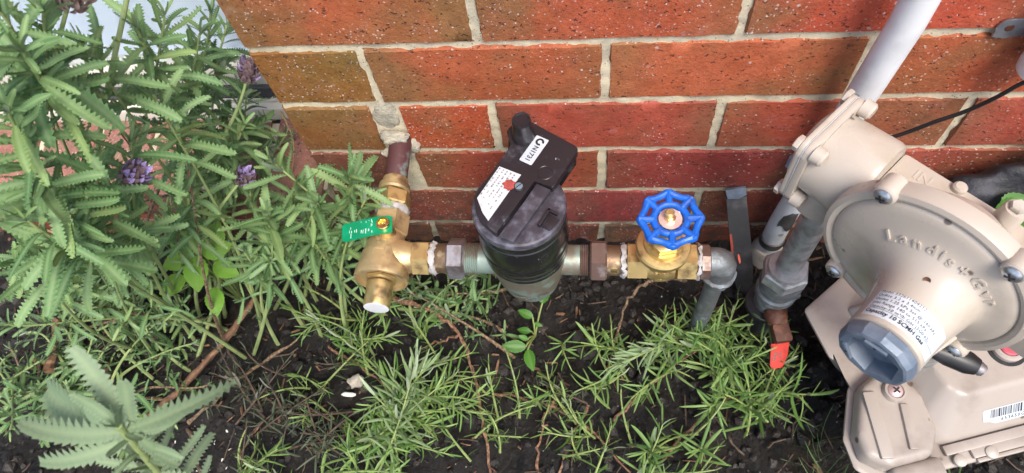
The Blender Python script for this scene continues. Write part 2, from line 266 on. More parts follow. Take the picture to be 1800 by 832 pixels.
# ------------------------------------------------------------------ geometry helpers
def T(x=0, y=0, z=0): return Matrix.Translation((x, y, z))
def basis(o, ax, ay, az):
    mm = Matrix((Vector(ax), Vector(ay), Vector(az))).transposed().to_4x4(); mm.translation = Vector(o); return mm
def zframe(o, az, hint=(0, 0, 1)):
    """frame at o whose local z runs along az"""
    az = Vector(az).normalized(); h = Vector(hint)
    if abs(az.dot(h)) > 0.95: h = Vector((1, 0, 0))
    ax = h.cross(az).normalized(); ay = az.cross(ax); return basis(o, ax, ay, az)
class MB:
    def __init__(s): s.v = []; s.f = []; s.rib = []
    def add(s, vs, fs, M=None, rib=None):
        o = len(s.v)
        s.v.extend([tuple(M @ Vector(p)) for p in vs] if M is not None else [tuple(p) for p in vs])
        s.f.extend([tuple(i + o for i in f) for f in fs])
        s.rib.extend(rib if rib is not None else [0.0] * len(vs)); return s
    def lathe(s, prof, M=None, n=32, a0=0.0, flat=None):
        vs, fs = [], []
        for r, h in prof:
            for i in range(n):
                a = a0 + 2 * PI * i / n; vs.append((r * math.cos(a), r * math.sin(a), h))
        for j in range(len(prof) - 1):
            for i in range(n):
                k = (i + 1) % n; fs.append((j * n + i, j * n + k, (j + 1) * n + k, (j + 1) * n + i))
        if prof[0][0] > 1e-6: fs.append(tuple(range(n))[::-1])
        if prof[-1][0] > 1e-6: fs.append(tuple((len(prof) - 1) * n + i for i in range(n)))
        return s.add(vs, fs, M)
    def tube(s, pts, rad, n=8, rough=0.0, rng=None):
        pts = [Vector(p) for p in pts]; k = len(pts)
        rads = [rad] * k if isinstance(rad, (int, float)) else rad
        up = None; vs, fs = [], []
        for i, p in enumerate(pts):
            d = (pts[min(i + 1, k - 1)] - pts[max(i - 1, 0)]).normalized()
            if up is None: up = Vector((0, 0, 1)) if abs(d.z) < 0.9 else Vector((1, 0, 0))
            ax = (up - d * up.dot(d)).normalized(); ay = d.cross(ax); up = ax
            for j in range(n):
                a = 2 * PI * j / n; rr = rads[i] * (1 + (rng.uniform(-rough, rough) if rng else 0))
                vs.append(p + ax * (rr * math.cos(a)) + ay * (rr * math.sin(a)))
        for i in range(k - 1):
            for j in range(n):
                q = (j + 1) % n; fs.append((i * n + j, i * n + q, (i + 1) * n + q, (i + 1) * n + j))
        fs.append(tuple(range(n))[::-1]); fs.append(tuple((k - 1) * n + j for j in range(n)))
        return s.add(vs, fs)
    def bm(s, bmesh_, M=None):
        bmesh_.verts.index_update()
        s.add([v.co.copy() for v in bmesh_.verts], [tuple(v.index for v in f.verts) for f in bmesh_.faces], M); bmesh_.free(); return s
    def box(s, sx, sy, sz, M=None, bev=0.0, seg=2):
        b = bmesh.new(); bmesh.ops.create_cube(b, size=1.0)
        for v in b.verts: v.co = Vector((v.co.x * sx, v.co.y * sy, v.co.z * sz))
        if bev: bmesh.ops.bevel(b, geom=list(b.edges), offset=bev, segments=seg, affect='EDGES', profile=0.6)
        return s.bm(b, M)
    def prism(s, poly, z0, z1, M=None, bev=0.0, seg=2, top_scale=None):
        b = bmesh.new(); lo = [b.verts.new((x, y, z0)) for x, y in poly]
        if top_scale is None: hi = [b.verts.new((x, y, z1)) for x, y in poly]
        else:
            hi = [b.verts.new((x, y, z1)) for x, y in top_scale]
        n = len(poly); area = sum(poly[i][0] * poly[(i + 1) % n][1] - poly[(i + 1) % n][0] * poly[i][1] for i in range(n))
        b.faces.new(lo[::-1] if area > 0 else lo); b.faces.new(hi if area > 0 else hi[::-1])
        for i in range(n):
            j = (i + 1) % n; q = [lo[i], lo[j], hi[j], hi[i]]; b.faces.new(q if area > 0 else q[::-1])
        if bev: bmesh.ops.bevel(b, geom=list(b.edges), offset=bev, segments=seg, affect='EDGES', profile=0.6, clamp_overlap=True)
        return s.bm(b, M)
    def build(s, name, mat, parent=None, loc=None, smooth=35, kind=None):
        me = bpy.data.meshes.new(name)
        off = Vector(loc) if loc is not None else (parent_off(parent) if parent is not None else Vector())
        me.from_pydata([(x - off.x, y - off.y, z - off.z) for x, y, z in s.v], [], s.f)
        if any(s.rib):
            a = me.attributes.new('rib', 'FLOAT', 'POINT'); a.data.foreach_set('value', s.rib)
        me.materials.append(MT[mat]); finish(me, smooth)
        o = bpy.data.objects.new(name, me); COL.objects.link(o)
        if parent is not None: o.parent = parent
        else: o.location = off
        if kind: o['kind'] = kind
        return o
def finish(me, smooth):
    me.validate(); me.update()
    if smooth:
        me.polygons.foreach_set('use_smooth', [True] * len(me.polygons))
        if smooth < 180: me.set_sharp_from_angle(angle=R(smooth))
ROOT_LOC = {}
def parent_off(p):
    while p.parent is not None: p = p.parent
    return ROOT_LOC.get(p.name, p.location.copy())
def thing(name, label, cat, loc, group=None):
    o = bpy.data.objects.new(name, None); COL.objects.link(o); o.location = loc; o.empty_display_size = 0.02
    tag(o, label, cat, group); ROOT_LOC[o.name] = Vector(loc); return o
def tag(o, label, cat, group=None):
    o['label'] = label; o['category'] = cat
    if group: o['group'] = group
    return o
def text_geo(body, size, extrude=0.0, bold=0.0, align='LEFT', space=1.0):
    cu = bpy.data.curves.new('lettering', 'FONT'); cu.body = body; cu.size = size; cu.extrude = extrude; cu.offset = bold; cu.align_x = align; cu.space_character = space
    cu.resolution_u = 2
    o = bpy.data.objects.new('lettering', cu); me = bpy.data.meshes.new_from_object(o)
    vs = [v.co.copy() for v in me.vertices]; fs = [tuple(p.vertices) for p in me.polygons]
    bpy.data.objects.remove(o); bpy.data.meshes.remove(me); bpy.data.curves.remove(cu); return vs, fs
def circ(cx, cy, r, a0, a1, n):
    return [(cx + r * math.cos(R(a0 + (a1 - a0) * i / n)), cy + r * math.sin(R(a0 + (a1 - a0) * i / n))) for i in range(n + 1)]
def bez(p, n):
    p = [Vector(q) for q in p]; out = []
    for i in range(n + 1):
        t = i / n; q = list(p)
        while len(q) > 1: q = [q[j].lerp(q[j + 1], t) for j in range(len(q) - 1)]
        out.append(q[0])
    return out
def spline(P, n):
    """Catmull-Rom through the points"""
    P = [Vector(p) for p in P]; out = []
    for i in range(len(P) - 1):
        a, b, c, d = P[max(i - 1, 0)], P[i], P[i + 1], P[min(i + 2, len(P) - 1)]
        for j in range(n):
            t = j / n; out.append(0.5 * ((2 * b) + (c - a) * t + (2 * a - 5 * b + 4 * c - d) * t * t + (3 * b - a - 3 * c + d) * t ** 3))
    out.append(P[-1]); return out
# lattice noise for relief
def _h(ix, iy, seed):
    q = (ix.astype(np.int64) * 374761393 + iy.astype(np.int64) * 668265263 + seed * 1442695041) & 0x7fffffff
    q = (q ^ (q >> 13)) * 1274126177 & 0x7fffffff; return ((q ^ (q >> 16)) & 0xffff) / 65535.0
def vn(x, y, seed=0):
    x = np.asarray(x, float); y = np.asarray(y, float)
    ix, iy = np.floor(x), np.floor(y); fx, fy = x - ix, y - iy; fx = fx * fx * (3 - 2 * fx); fy = fy * fy * (3 - 2 * fy)
    a, b, c, d = _h(ix, iy, seed), _h(ix + 1, iy, seed), _h(ix, iy + 1, seed), _h(ix + 1, iy + 1, seed)
    return (a * (1 - fx) + b * fx) * (1 - fy) + (c * (1 - fx) + d * fx) * fy
def fbm(x, y, sc, oct_, seed=0):
    s = 0; a = 0.5
    for i in range(oct_): s = s + a * (vn(x * sc, y * sc, seed + i * 17) - 0.5); sc *= 2.1; a *= 0.55
    return s

# ------------------------------------------------------------------ ground
def gh(x, y):
    x = np.asarray(x, float); y = np.asarray(y, float)
    z = 0.020 * fbm(x, y, 7, 3, 5) * 2 + 0.016 * fbm(x, y, 34, 4, 9) * 2 + 0.012 * np.abs(fbm(x, y, 95, 3, 3)) * 2
    return z + 0.012 * np.clip(1 + y / 0.05, 0, 1) - 0.002
def ground():
    st = 0.0042
    xs = np.arange(-1.25, 0.86, st); ys = np.arange(-0.62, 0.0065, st)
    X, Y = np.meshgrid(xs, ys); Z = gh(X, Y)
    e = np.minimum(np.minimum(X - xs[0], xs[-1] - X), Y - ys[0]); Z = Z * np.clip(e / 0.06, 0, 1)
    nx, ny = len(xs), len(ys)
    V = np.stack([X, Y, Z], -1).reshape(-1, 3).tolist()
    idx = np.arange(nx * ny).reshape(ny, nx)
    F = np.stack([idx[:-1, :-1], idx[:-1, 1:], idx[1:, 1:], idx[1:, :-1]], -1).reshape(-1, 4).tolist()
    x0, x1, y0, y1 = float(xs[0]), float(xs[-1]), float(ys[0]), float(ys[-1]); B = 60.0
    o = len(V)
    V += [(-B, -B, 0), (B, -B, 0), (B, B, 0), (-B, B, 0), (x0, y0, 0), (x1, y0, 0), (x1, y1, 0), (x0, y1, 0)]
    F += [[o, o + 1, o + 5, o + 4], [o + 1, o + 2, o + 6, o + 5], [o + 2, o + 3, o + 7, o + 6], [o + 3, o, o + 4, o + 7]]
    mb = MB(); mb.v = [tuple(p) for p in V]; mb.f = [tuple(f) for f in F]; mb.rib = [0.0] * len(V)
    g = mb.build('ground', 'soil', None, (0, 0, 0), 180); g['kind'] = 'structure'
    return g
ground()
def gz(x, y): return float(gh(x, y))

# ------------------------------------------------------------------ brick wall
ZA = 0.40; CO = 0.086; XC = -0.355
wall = thing('brick_wall', 'red brick house wall with cream mortar joints behind the pipework', 'wall', (0, 0, 0))
def brick_mesh(L, H, D, seed):
    """front face a worn grid, arrises knocked back, sides running into the wall"""
    nx, nz = max(6, int(L / 0.008)), 10
    rng = np.random.default_rng(seed); vs, fs = [], []
    for j in range(nz + 1):
        for i in range(nx + 1):
            u, w = i / nx, j / nz
            x, z = (u - 0.5) * L, (w - 0.5) * H
            ed = min(min(u, 1 - u) * L, min(w, 1 - w) * H)
            y = 0.0 + 0.0017 * float(fbm(x + seed, z, 40, 3, seed)) * 2
            if ed < 1e-6:
                y += 0.0032 + 0.0012 * rng.random()
                x -= math.copysign(0.0022 * rng.random() ** 2 * 1.5, x) if min(u, 1 - u) == 0 else 0
                z -= math.copysign(0.0026 * rng.random() ** 2 * 1.5, z) if min(w, 1 - w) == 0 else 0
            elif ed < 0.0085: y += 0.0003 * rng.random()
            vs.append((x, y, z))
    W = nx + 1
    # pull the second ring out towards the edge so the worn arris is narrow
    for j in range(nz + 1):
        for i in range(nx + 1):
            x, y, z = vs[j * W + i]
            if i == 1: x = -L / 2 + 0.0025
            if i == nx - 1: x = L / 2 - 0.0025
            if j == 1: z = -H / 2 + 0.0025
            if j == nz - 1: z = H / 2 - 0.0025
            vs[j * W + i] = (x, y, z)
    for j in range(nz):
        for i in range(nx): fs.append((j * W + i, j * W + i + 1, (j + 1) * W + i + 1, (j + 1) * W + i))
    rim = [i for i in range(W)] + [j * W + nx for j in range(1, nz + 1)] + [nz * W + i for i in range(nx - 1, -1, -1)] + [j * W for j in range(nz - 1, 0, -1)]
    o = len(vs)
    for r_ in rim: vs.append((vs[r_][0], D, vs[r_][2]))
    n = len(rim)
    for i in range(n):
        j = (i + 1) % n; fs.append((rim[j], rim[i], o + i, o + j))
    fs.append(tuple(o + i for i in range(n))[::-1])
    me = bpy.data.meshes.new('brick'); me.from_pydata(vs, [], fs); me.materials.append(MT['brick']); finish(me, 50); return me
BR = {}; brng = random.Random(4)
def brick(x0, x1, row, tone=None, y=0.0):
    L = round(x1 - x0, 3); key = (L, brng.randrange(5))
    if key not in BR: BR[key] = brick_mesh(L, 0.0795, 0.10, len(BR) + 3)
    o = bpy.data.objects.new('brick', BR[key]); COL.objects.link(o); o.parent = wall
    o.location = ((x0 + x1) / 2, y + brng.uniform(-0.0008, 0.001), ZA + row * CO + 0.043 + brng.uniform(-0.0008, 0.0008))
    o.rotation_euler = (0, brng.uniform(-0.003, 0.003), 0)
    t = tone or {0: (0.45, 0.090, 0.033), -1: (0.43, 0.080, 0.035), -2: (0.39, 0.068, 0.035), -3: (0.32, 0.058, 0.034), -4: (0.25, 0.048, 0.031), -5: (0.20, 0.042, 0.029)}.get(row, (0.44, 0.085, 0.033))  # lower courses darkened: partly damp, partly shade put into the colour
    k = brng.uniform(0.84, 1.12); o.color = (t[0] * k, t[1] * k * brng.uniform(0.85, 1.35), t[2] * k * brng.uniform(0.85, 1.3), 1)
J = 0.0034
XE = 1.08
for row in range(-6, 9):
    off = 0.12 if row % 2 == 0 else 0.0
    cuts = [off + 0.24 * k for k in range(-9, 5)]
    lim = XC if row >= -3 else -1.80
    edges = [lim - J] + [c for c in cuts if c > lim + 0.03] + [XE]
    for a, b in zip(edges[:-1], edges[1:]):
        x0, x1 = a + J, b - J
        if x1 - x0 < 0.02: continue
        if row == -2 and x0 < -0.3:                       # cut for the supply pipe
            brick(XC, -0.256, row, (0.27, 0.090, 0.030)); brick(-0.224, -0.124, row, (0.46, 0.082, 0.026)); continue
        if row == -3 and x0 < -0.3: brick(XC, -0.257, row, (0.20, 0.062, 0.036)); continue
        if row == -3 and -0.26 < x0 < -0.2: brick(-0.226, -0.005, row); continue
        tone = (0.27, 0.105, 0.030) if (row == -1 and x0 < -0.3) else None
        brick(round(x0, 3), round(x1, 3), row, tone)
# mortar bed behind and between the bricks, with raked relief
def mortar(x0, x1, z0, z1, yb=0.1, nm='mortar'):
    st = 0.004; xs = np.arange(x0, x1 + st * 0.5, st); zs = np.arange(z0, z1 + st * 0.5, st)
    X, Z = np.meshgrid(xs, zs); Yy = 0.0032 + 0.0022 * fbm(X, Z, 45, 3, 21) * 2 + 0.0016 * fbm(X, Z, 190, 2, 2) * 2
    nx, nz = len(xs), len(zs); V = np.stack([X, Yy, Z], -1).reshape(-1, 3).tolist()
    idx = np.arange(nx * nz).reshape(nz, nx); F = np.stack([idx[:-1, :-1], idx[:-1, 1:], idx[1:, 1:], idx[1:, :-1]], -1).reshape(-1, 4).tolist()
    mb = MB(); mb.v = [tuple(p) for p in V]; mb.f = [tuple(f) for f in F]; mb.rib = [0.0] * len(V)
    o = len(mb.v)
    c = [(x0, z0), (float(xs[-1]), z0), (float(xs[-1]), float(zs[-1])), (x0, float(zs[-1]))]
    mb.add([(x, 0.006, z) for x, z in c] + [(x, yb, z) for x, z in c], [(0, 1, 5, 4), (1, 2, 6, 5), (2, 3, 7, 6), (3, 0, 4, 7), (4, 5, 6, 7)])
    return mb.build(nm, 'mortar', wall, None, 180)
mortar(XC + 0.002, 0.90, 0.04, 0.62)
def slab(x0, x1, y0, y1, z0, z1): 
    mb = MB(); mb.box(x1 - x0, y1 - y0, z1 - z0, T((x0 + x1) / 2, (y0 + y1) / 2, (z0 + z1) / 2)); return mb
slab(XC + 0.003, 1.078, 0.0045, 0.098, 0.6215, 1.16).build('mortar', 'mortar', wall, None, 0)
slab(0.905, 1.078, 0.0045, 0.098, -0.1, 0.62).build('mortar', 'mortar', wall, None, 0)
slab(-1.798, 0.90, 0.0046, 0.097, -0.11, 0.0395).build('mortar', 'mortar', wall, None, 0)
slab(-1.798, XC + 0.0015, 0.0044, 0.0985, 0.040, 0.132).build('mortar', 'mortar', wall, None, 0)
# lump of patching mortar round the pipe and beside it
def lump(c, r, seed, name, mat, parent, sub=3, sq=(1, 1, 1), amp=0.35, loc=None, fr=1.0):
    b = bmesh.new(); bmesh.ops.create_icosphere(b, subdivisions=sub, radius=1.0)
    rg = random.Random(seed); ph = [rg.uniform(0, 9) for _ in range(6)]
    for v in b.verts:
        p = v.co
        d = 1 + amp * (float(vn(p.x * 1.7 * fr + ph[0], p.y * 1.7 * fr + p.z * 1.3 + ph[1], seed)) - 0.5) + amp * 0.6 * (float(vn(p.x * 4.3 * fr + ph[2], p.z * 4.1 * fr + p.y * 3 + ph[3], seed + 5)) - 0.5)
        v.co = Vector((p.x * sq[0], p.y * sq[1], p.z * sq[2])) * (r * d)
    mb = MB(); mb.bm(b, T(*c)); 
    if name is None: return mb
    return mb.build(name, mat, parent, loc, 60)
lump((-0.240, 0.003, 0.292), 0.0155, 3, 'patch_mortar', 'mortar_patch', wall, sq=(0.9, 0.20, 1.4), amp=0.5)
lump((-0.236, -0.004, 0.263), 0.0165, 8, 'patch_mortar', 'mortar_patch', wall, sq=(1.0, 0.45, 0.55), amp=0.6)
lump((-0.252, 0.0, 0.226), 0.010, 11, 'patch_mortar', 'mortar_patch', wall, sq=(1.2, 0.5, 0.8), amp=0.6)
lump((-0.222, 0.001, 0.238), 0.011, 14, 'patch_mortar', 'mortar_patch', wall, sq=(0.8, 0.5, 1.3), amp=0.6)
# sloping brick-on-edge sill of the window left of the corner
for i in range(17):
    x = XC - 0.003 - 0.043 - 0.086 * i
    key = ('sill', i % 4)
    if key not in BR:
        mb = MB(); mb.box(0.076, 0.115, 0.074, None, 0.003, 2)
        rg = random.Random(i); mb.v = [(a + rg.uniform(-.0007, .0007), b_ + rg.uniform(-.0007, .0007), c + rg.uniform(-.0007, .0007)) for a, b_, c in mb.v]
        me = bpy.data.meshes.new('sill_brick'); me.from_pydata(mb.v, [], mb.f); me.materials.append(MT['sill_brick']); finish(me, 40); BR[key] = me
    o = bpy.data.objects.new('sill_brick', BR[key]); COL.objects.link(o); o.parent = wall
    o.location = (x, 0.049, 0.125); o.rotation_euler = (R(9), 0, brng.uniform(-0.01, 0.01)); o.color = (0.31 * brng.uniform(.85, 1.1), 0.130, 0.100, 1)
slab(-1.8, XC - 0.003, 0.001, 0.105, 0.1325, 0.137).build('mortar', 'mortar', wall, None, 0)
mb = MB(); mb.box(1.44, 0.098, 0.062, T(XC - 0.003 - 0.72, 0.050, 0.1265) @ Matrix.Rotation(R(9), 4, 'X')); mb.build('mortar', 'mortar', wall, None, 0)

# ------------------------------------------------------------------ window beyond the corner
win = thing('window', 'pale aluminium window with white blind above the brick sill, behind the lavender', 'window', (-1.0, 0.115, 0.165))
def wslab(nm, mat, x0, x1, y0, y1, z0, z1, bev=0.0015, par=None):
    mb = MB(); mb.box(x1 - x0, y1 - y0, z1 - z0, T((x0 + x1) / 2, (y0 + y1) / 2, (z0 + z1) / 2), bev); return mb.build(nm, mat, par or win, None, 40)
wslab('sill_rail', 'frame_dark', -1.79, -0.357, 0.100, 0.150, 0.160, 0.167)
wslab('frame_rail', 'frame_cream', -1.79, -0.357, 0.098, 0.160, 0.1672, 0.190)
wslab('track', 'frame_dark', -1.79, -0.357, 0.114, 0.160, 0.1904, 0.214)
wslab('frame_lip', 'frame_cream', -1.79, -0.357, 0.109, 0.1135, 0.1904, 0.196)
sash = wslab('sash_rail', 'frame_cream', -1.79, -0.357, 0.120, 0.150, 0.2145, 0.246)
wslab('frame_jamb', 'frame_cream', -0.385, -0.3565, 0.121, 0.149, 0.247, 1.15)
wslab('glass_pane', 'glass', -1.76, -0.386, 0.132, 0.136, 0.2465, 1.15, 0, sash)
wslab('blind', 'blind', -1.78, -0.36, 0.152, 0.156, 0.2145, 1.16, 0)

# ------------------------------------------------------------------ water service
PX, PY, PZ = -0.234, -0.145, 0.236          # line of the run: along +x at y=PY, z=PZ
X1, Y1, Z1 = Vector((1, 0, 0)), Vector((0, -1, 0)), Vector((0, 0, 1))
def along_x(x, y=PY, z=PZ): return basis((x, y, z), (0, 1, 0), (0, 0, 1), (1, 0, 0))
def along_out(y, x=PX, z=PZ): return basis((x, y, z), (1, 0, 0), (0, 0, 1), (0, -1, 0))
def hexa(mb, r, h0, h1, M, ch=0.0015, a0=0.0, n=6):
    mb.lathe([(r * 0.90, h0), (r, h0 + ch), (r, h1 - ch), (r * 0.90, h1)], M, n, a0); return mb
def threads(mb, r, h0, h1, M, pitch=0.0022, n=28, depth=0.0011):
    prof = [(r - depth, h0)]; h = h0
    while h + pitch < h1: prof += [(r, h + pitch * 0.5), (r - depth, h + pitch)]; h += pitch
    return mb.lathe(prof, M, n)

sp = thing('copper_pipe', 'maroon copper supply pipe with green stain coming out of the wall above the green tag', 'pipe', (PX, 0.0, PZ))
mb = MB(); mb.tube([(-0.2335, 0.03, 0.250), (-0.2338, -0.01, 0.2485), (-0.2342, -0.04, 0.244), (-0.2345, -0.075, 0.2375)], 0.0128, 24); mb.build('pipe', 'copper', sp)
mb = MB(); mb.lathe([(0.0128, 0), (0.0145, 0.002), (0.0145, 0.008), (0.0175, 0.010), (0.0178, 0.016), (0.0155, 0.018)], along_out(-0.048, -0.2343, 0.2425), 28); mb.build('collar', 'brass_cast', sp)
mb = MB(); hexa(mb, 0.0205, 0, 0.017, along_out(-0.067, -0.2345, 0.2395), a0=R(30)); mb.build('hex_nut', 'brass', sp)

# angle ball valve with check body
bv = thing('ball_valve', 'brass angle valve body with white capped spout, left end of the pipe run', 'valve', (PX, PY, PZ))
rt = random.Random(2)
mb = MB(); mb.lathe([(0.0150, 0), (0.0185, 0.0008), (0.0192, 0.004), (0.0185, 0.0075), (0.0155, 0.009)], along_out(-0.0835), 24)
mb.v = [(x + rt.uniform(-.0012, .0012), y + rt.uniform(-.0012, .0012), z + rt.uniform(-.001, .001)) for x, y, z in mb.v]; mb.build('thread_tape', 'tape', bv)
mb = MB(); hexa(mb, 0.0210, 0, 0.026, along_out(-0.0925), a0=R(0)); mb.build('inlet_hex', 'brass_cast', bv)
mb = MB(); mb.lathe([(0.0165, 0), (0.019, 0.006), (0.0218, 0.013), (0.0228, 0.020), (0.0232, 0.0240), (0.0232, 0.0248), (0.0248, 0.0256), (0.0252, 0.034), (0.0262, 0.0405), (0.0262, 0.0415), (0.0282, 0.0425), (0.0288, 0.0500), (0.0290, 0.0535), (0.0284, 0.0560), (0.0260, 0.0565), (0.0245, 0.0515), (0.0, 0.0510)], along_out(-0.117), 48)
body = mb.build('body', 'brass_cast', bv)
mb = MB(); mb.lathe([(0.0, 0), (0.0172, 0.0002), (0.0172, 0.003), (0.0148, 0.0045)], along_out(-0.1695), 6, R(15)); mb.lathe([(0.0140, 0.004), (0.0140, 0.030), (0.0132, 0.0315)], along_out(-0.1722), 32); mb.build('spout', 'brass', bv)
mb = MB(); mb.lathe([(0.0, 0.0325), (0.0085, 0.0325), (0.0132, 0.0318), (0.0132, 0.0305), (0.009, 0.0300)], along_out(-0.1722), 32); mb.build('white_cap', 'pvc', bv)
# outlet arm to the right
mb = MB(); mb.lathe([(0.0225, 0.008), (0.0190, 0.020), (0.0168, 0.029), (0.0165, 0.033)], along_x(PX), 32); mb.build('outlet_neck', 'brass_cast', bv)
mb = MB(); hexa(mb, 0.0195, 0.0325, 0.052, along_x(PX), 0.001, R(0)); hx = mb.build('outlet_hex', 'brass', bv)
# arrow cast on the top flat, text squares cast on the body
fx, fy, fz = PX + 0.0425, PY - 0.0088, PZ + 0.0169 * 0.872
nrm = Vector((0, -math.sin(R(30)), math.cos(R(30)))); tv = Vector((0, math.cos(R(30)), math.sin(R(30))))
cM = basis(Vector((PX + 0.0425, PY, PZ)) + nrm * 0.0170, (1, 0, 0), tv, nrm)
mb = MB(); mb.prism([(-0.0062, 0), (-0.0025, 0.0030), (-0.0025, 0.0012), (0.0058, 0.0012), (0.0058, -0.0012), (-0.0025, -0.0012), (-0.0025, -0.0030)], -0.0004, 0.0005, cM); mb.build('arrow', 'brass', hx)
def on_body(y0, ang, r):
    n_ = Vector((math.sin(R(ang)), 0, math.cos(R(ang)))); return basis(Vector((PX, y0, PZ)) + n_ * r, (math.cos(R(ang)), 0, -math.sin(R(ang))), (0, 1, 0), n_)
mb = MB()
for tx, yy, rr, sz in (('DN20', -0.1345, 0.0224, 0.0052), ('200', -0.1405, 0.0229, 0.0052), ('WM', -0.1525, 0.0250, 0.0048)):
    v_, f_ = text_geo(tx, sz, 0.0003, 0.0, 'CENTER'); mb.add(v_, f_, on_body(yy, 2, rr))
M_ = on_body(-0.1508, 2, 0.0251)
for a, b, c, d in ((-.006, .0045, .006, .0052), (-.006, -.0045, .006, -.0038), (-.006, -.0045, -.0053, .0052), (.0053, -.0045, .006, .0052)):
    mb.box(c - a, abs(d - b), 0.0006, M_ @ T((a + c) / 2, (b + d) / 2, 0))
mb.build('cast_lettering', 'brass_cast', body)
# stem, green warning plate, socket screw on top
SXm = Vector((-0.2295, -0.1235, 0.2565))
mb = MB(); mb.lathe([(0.0085, -0.018), (0.0085, 0.004), (0.0072, 0.006), (0.0072, 0.011)], T(*SXm), 24); stem = mb.build('stem', 'brass', bv)
a_ = R(190); gx = Vector((math.cos(a_), math.sin(a_), -0.02)).normalized(); gy = Vector((0, 0, 1)).cross(gx).normalized(); gyn = gx.cross(Vector((0, 0, 1))).normalized()
GM = basis(SXm + Vector((0, 0, 0.0115)), gx, Vector((0, 0, 1)).cross(gx), (0, 0, 1))
mb = MB(); W2 = 0.0108; b = bmesh.new()
n1 = 14; top = []; L0, L1 = -0.0090, 0.046
for s_ in (0, 1):
    for i in range(n1 + 1):
        t = i / n1; x = L0 + (L1 - L0) * t; zz = 0.0016 * math.sin(t * 5.0) - 0.003 * max(0, t - 0.55)
        for sgn in (-1, 1):
            w = W2 * (0.86 if i in (0, n1) else 1.0); mb.v.append((x, sgn * w, zz + s_ * 0.0012)); mb.rib.append(0.0)
K2 = 2 * (n1 + 1)
for i in range(n1):
    a0 = 2 * i; mb.f += [(K2 + a0, K2 + a0 + 2, K2 + a0 + 3, K2 + a0 + 1)[::-1], (a0, a0 + 1, a0 + 3, a0 + 2)[::-1], (a0, a0 + 2, K2 + a0 + 2, K2 + a0)[::-1], (a0 + 1, K2 + a0 + 1, K2 + a0 + 3, a0 + 3)[::-1]]
mb.f += [(0, K2, K2 + 1, 1)[::-1], (2 * n1, 2 * n1 + 1, K2 + 2 * n1 + 1, K2 + 2 * n1)[::-1]]
mb.v = [tuple(GM @ Vector(p)) for p in mb.v]; b.free()
plate = mb.build('green_plate', 'tag_green', bv)
mb = MB(); rg = random.Random(7)
def gz_plate(x): t = (x - L0) / (L1 - L0); return 0.0016 * math.sin(t * 5.0) - 0.003 * max(0, t - 0.55) + 0.0014
for i in range(30):
    x = rg.choice([0.0125, 0.016, 0.019, 0.022, 0.0245, 0.036, 0.0375]) + rg.uniform(-.0006, .0006); y = rg.uniform(-0.0085, 0.0085) if x > 0.03 or x < 0.0145 else (rg.uniform(2e-3, 8.5e-3) if rg.random() < .72 else rg.uniform(-8.5e-3, -6e-3))
    mb.box(rg.uniform(.0004, .0008), rg.uniform(.001, .0034), .0002, GM @ T(x, y, gz_plate(x)))
for x, w in ((0.0298, 0.0042), (0.0318, 0.003)): mb.box(.0006, w, .0002, GM @ T(x, 0.001, gz_plate(x)))
mb.build('print', 'tag_print', plate)
mb = MB(); mb.lathe([(0.0072, 0), (0.0072, 0.004), (0.0066, 0.0048), (0.0042, 0.0048), (0.0036, 0.001), (0.0018, 0.0008), (0.0014, 0.0022), (0.0, 0.0024)], T(SXm.x, SXm.y, SXm.z + 0.0134), 28); mb.build('socket_screw', 'brass_bright', bv)

# left union between valve and meter
un = thing('pipe_union', 'grey hexagon union nut and white taped tail between brass valve and water meter', 'pipe fitting', (-0.16, PY, PZ))
def tape(x0, x1, r, par, sd):
    rg = random.Random(sd); mb = MB(); mb.lathe([(r * 0.86, x0), (r * 1.02, x0 + 0.0008), (r * 1.06, (x0 + x1) / 2), (r, x1 - 0.0008), (r * 0.84, x1)], along_x(0), 30)
    mb.v = [(x + rg.uniform(-.0020, .0020), y + rg.uniform(-.0010, .0010), z + rg.uniform(-.0010, .0010)) for x, y, z in mb.v]; return mb.build('thread_tape', 'tape', par)
tape(-0.1825, -0.1760, 0.0172, un, 4)
mb = MB(); mb.lathe([(0.0155, 0), (0.0160, 0.001), (0.0160, 0.0155)], along_x(-0.1765), 28); mb.build('tail', 'brass_dull', un)
mb = MB(); hexa(mb, 0.0222, 0, 0.0185, along_x(-0.1635), 0.0018, R(18)); mb.lathe([(0.0180, 0.0185), (0.0180, 0.0192), (0.015, 0.0193)], along_x(-0.1635), 28); mb.build('union_nut', 'nut_grey', un)
mb = MB(); threads(mb, 0.0172, 0, 0.016, along_x(-0.1452)); mb.build('thread', 'bronze_grey', un)

# water meter ------------------------------------------------------------
MX, MY = -0.078, -0.144
wm = thing('water_meter', 'black domed water meter with bronze bowl and reading module, in the middle of the pipe', 'water meter', (MX, MY, 0.18))
mb = MB(); mb.lathe([(0.0160, 0), (0.0160, 0.052)], along_x(-0.1315), 32); mb.build('inlet_spigot', 'bronze_grey', wm)
mb = MB(); mb.lathe([(0.0160, 0), (0.0160, 0.045)], along_x(-0.068), 32); mb.build('outlet_spigot', 'bronze_grey', wm)
mb = MB(); threads(mb, 0.0168, 0.0, 0.010, along_x(-0.0240)); mb.build('thread', 'nut_brown', wm)
AX = T(MX, MY, 0)
mb = MB(); mb.lathe([(0.0, 0.1815), (0.024, 0.1815), (0.0275, 0.1835), (0.031, 0.193), (0.0355, 0.213), (0.0388, 0.236), (0.0402, 0.255), (0.0405, 0.2625)], AX, 56); bowl = mb.build('bronze_bowl', 'bronze_grey', wm)
mb = MB()
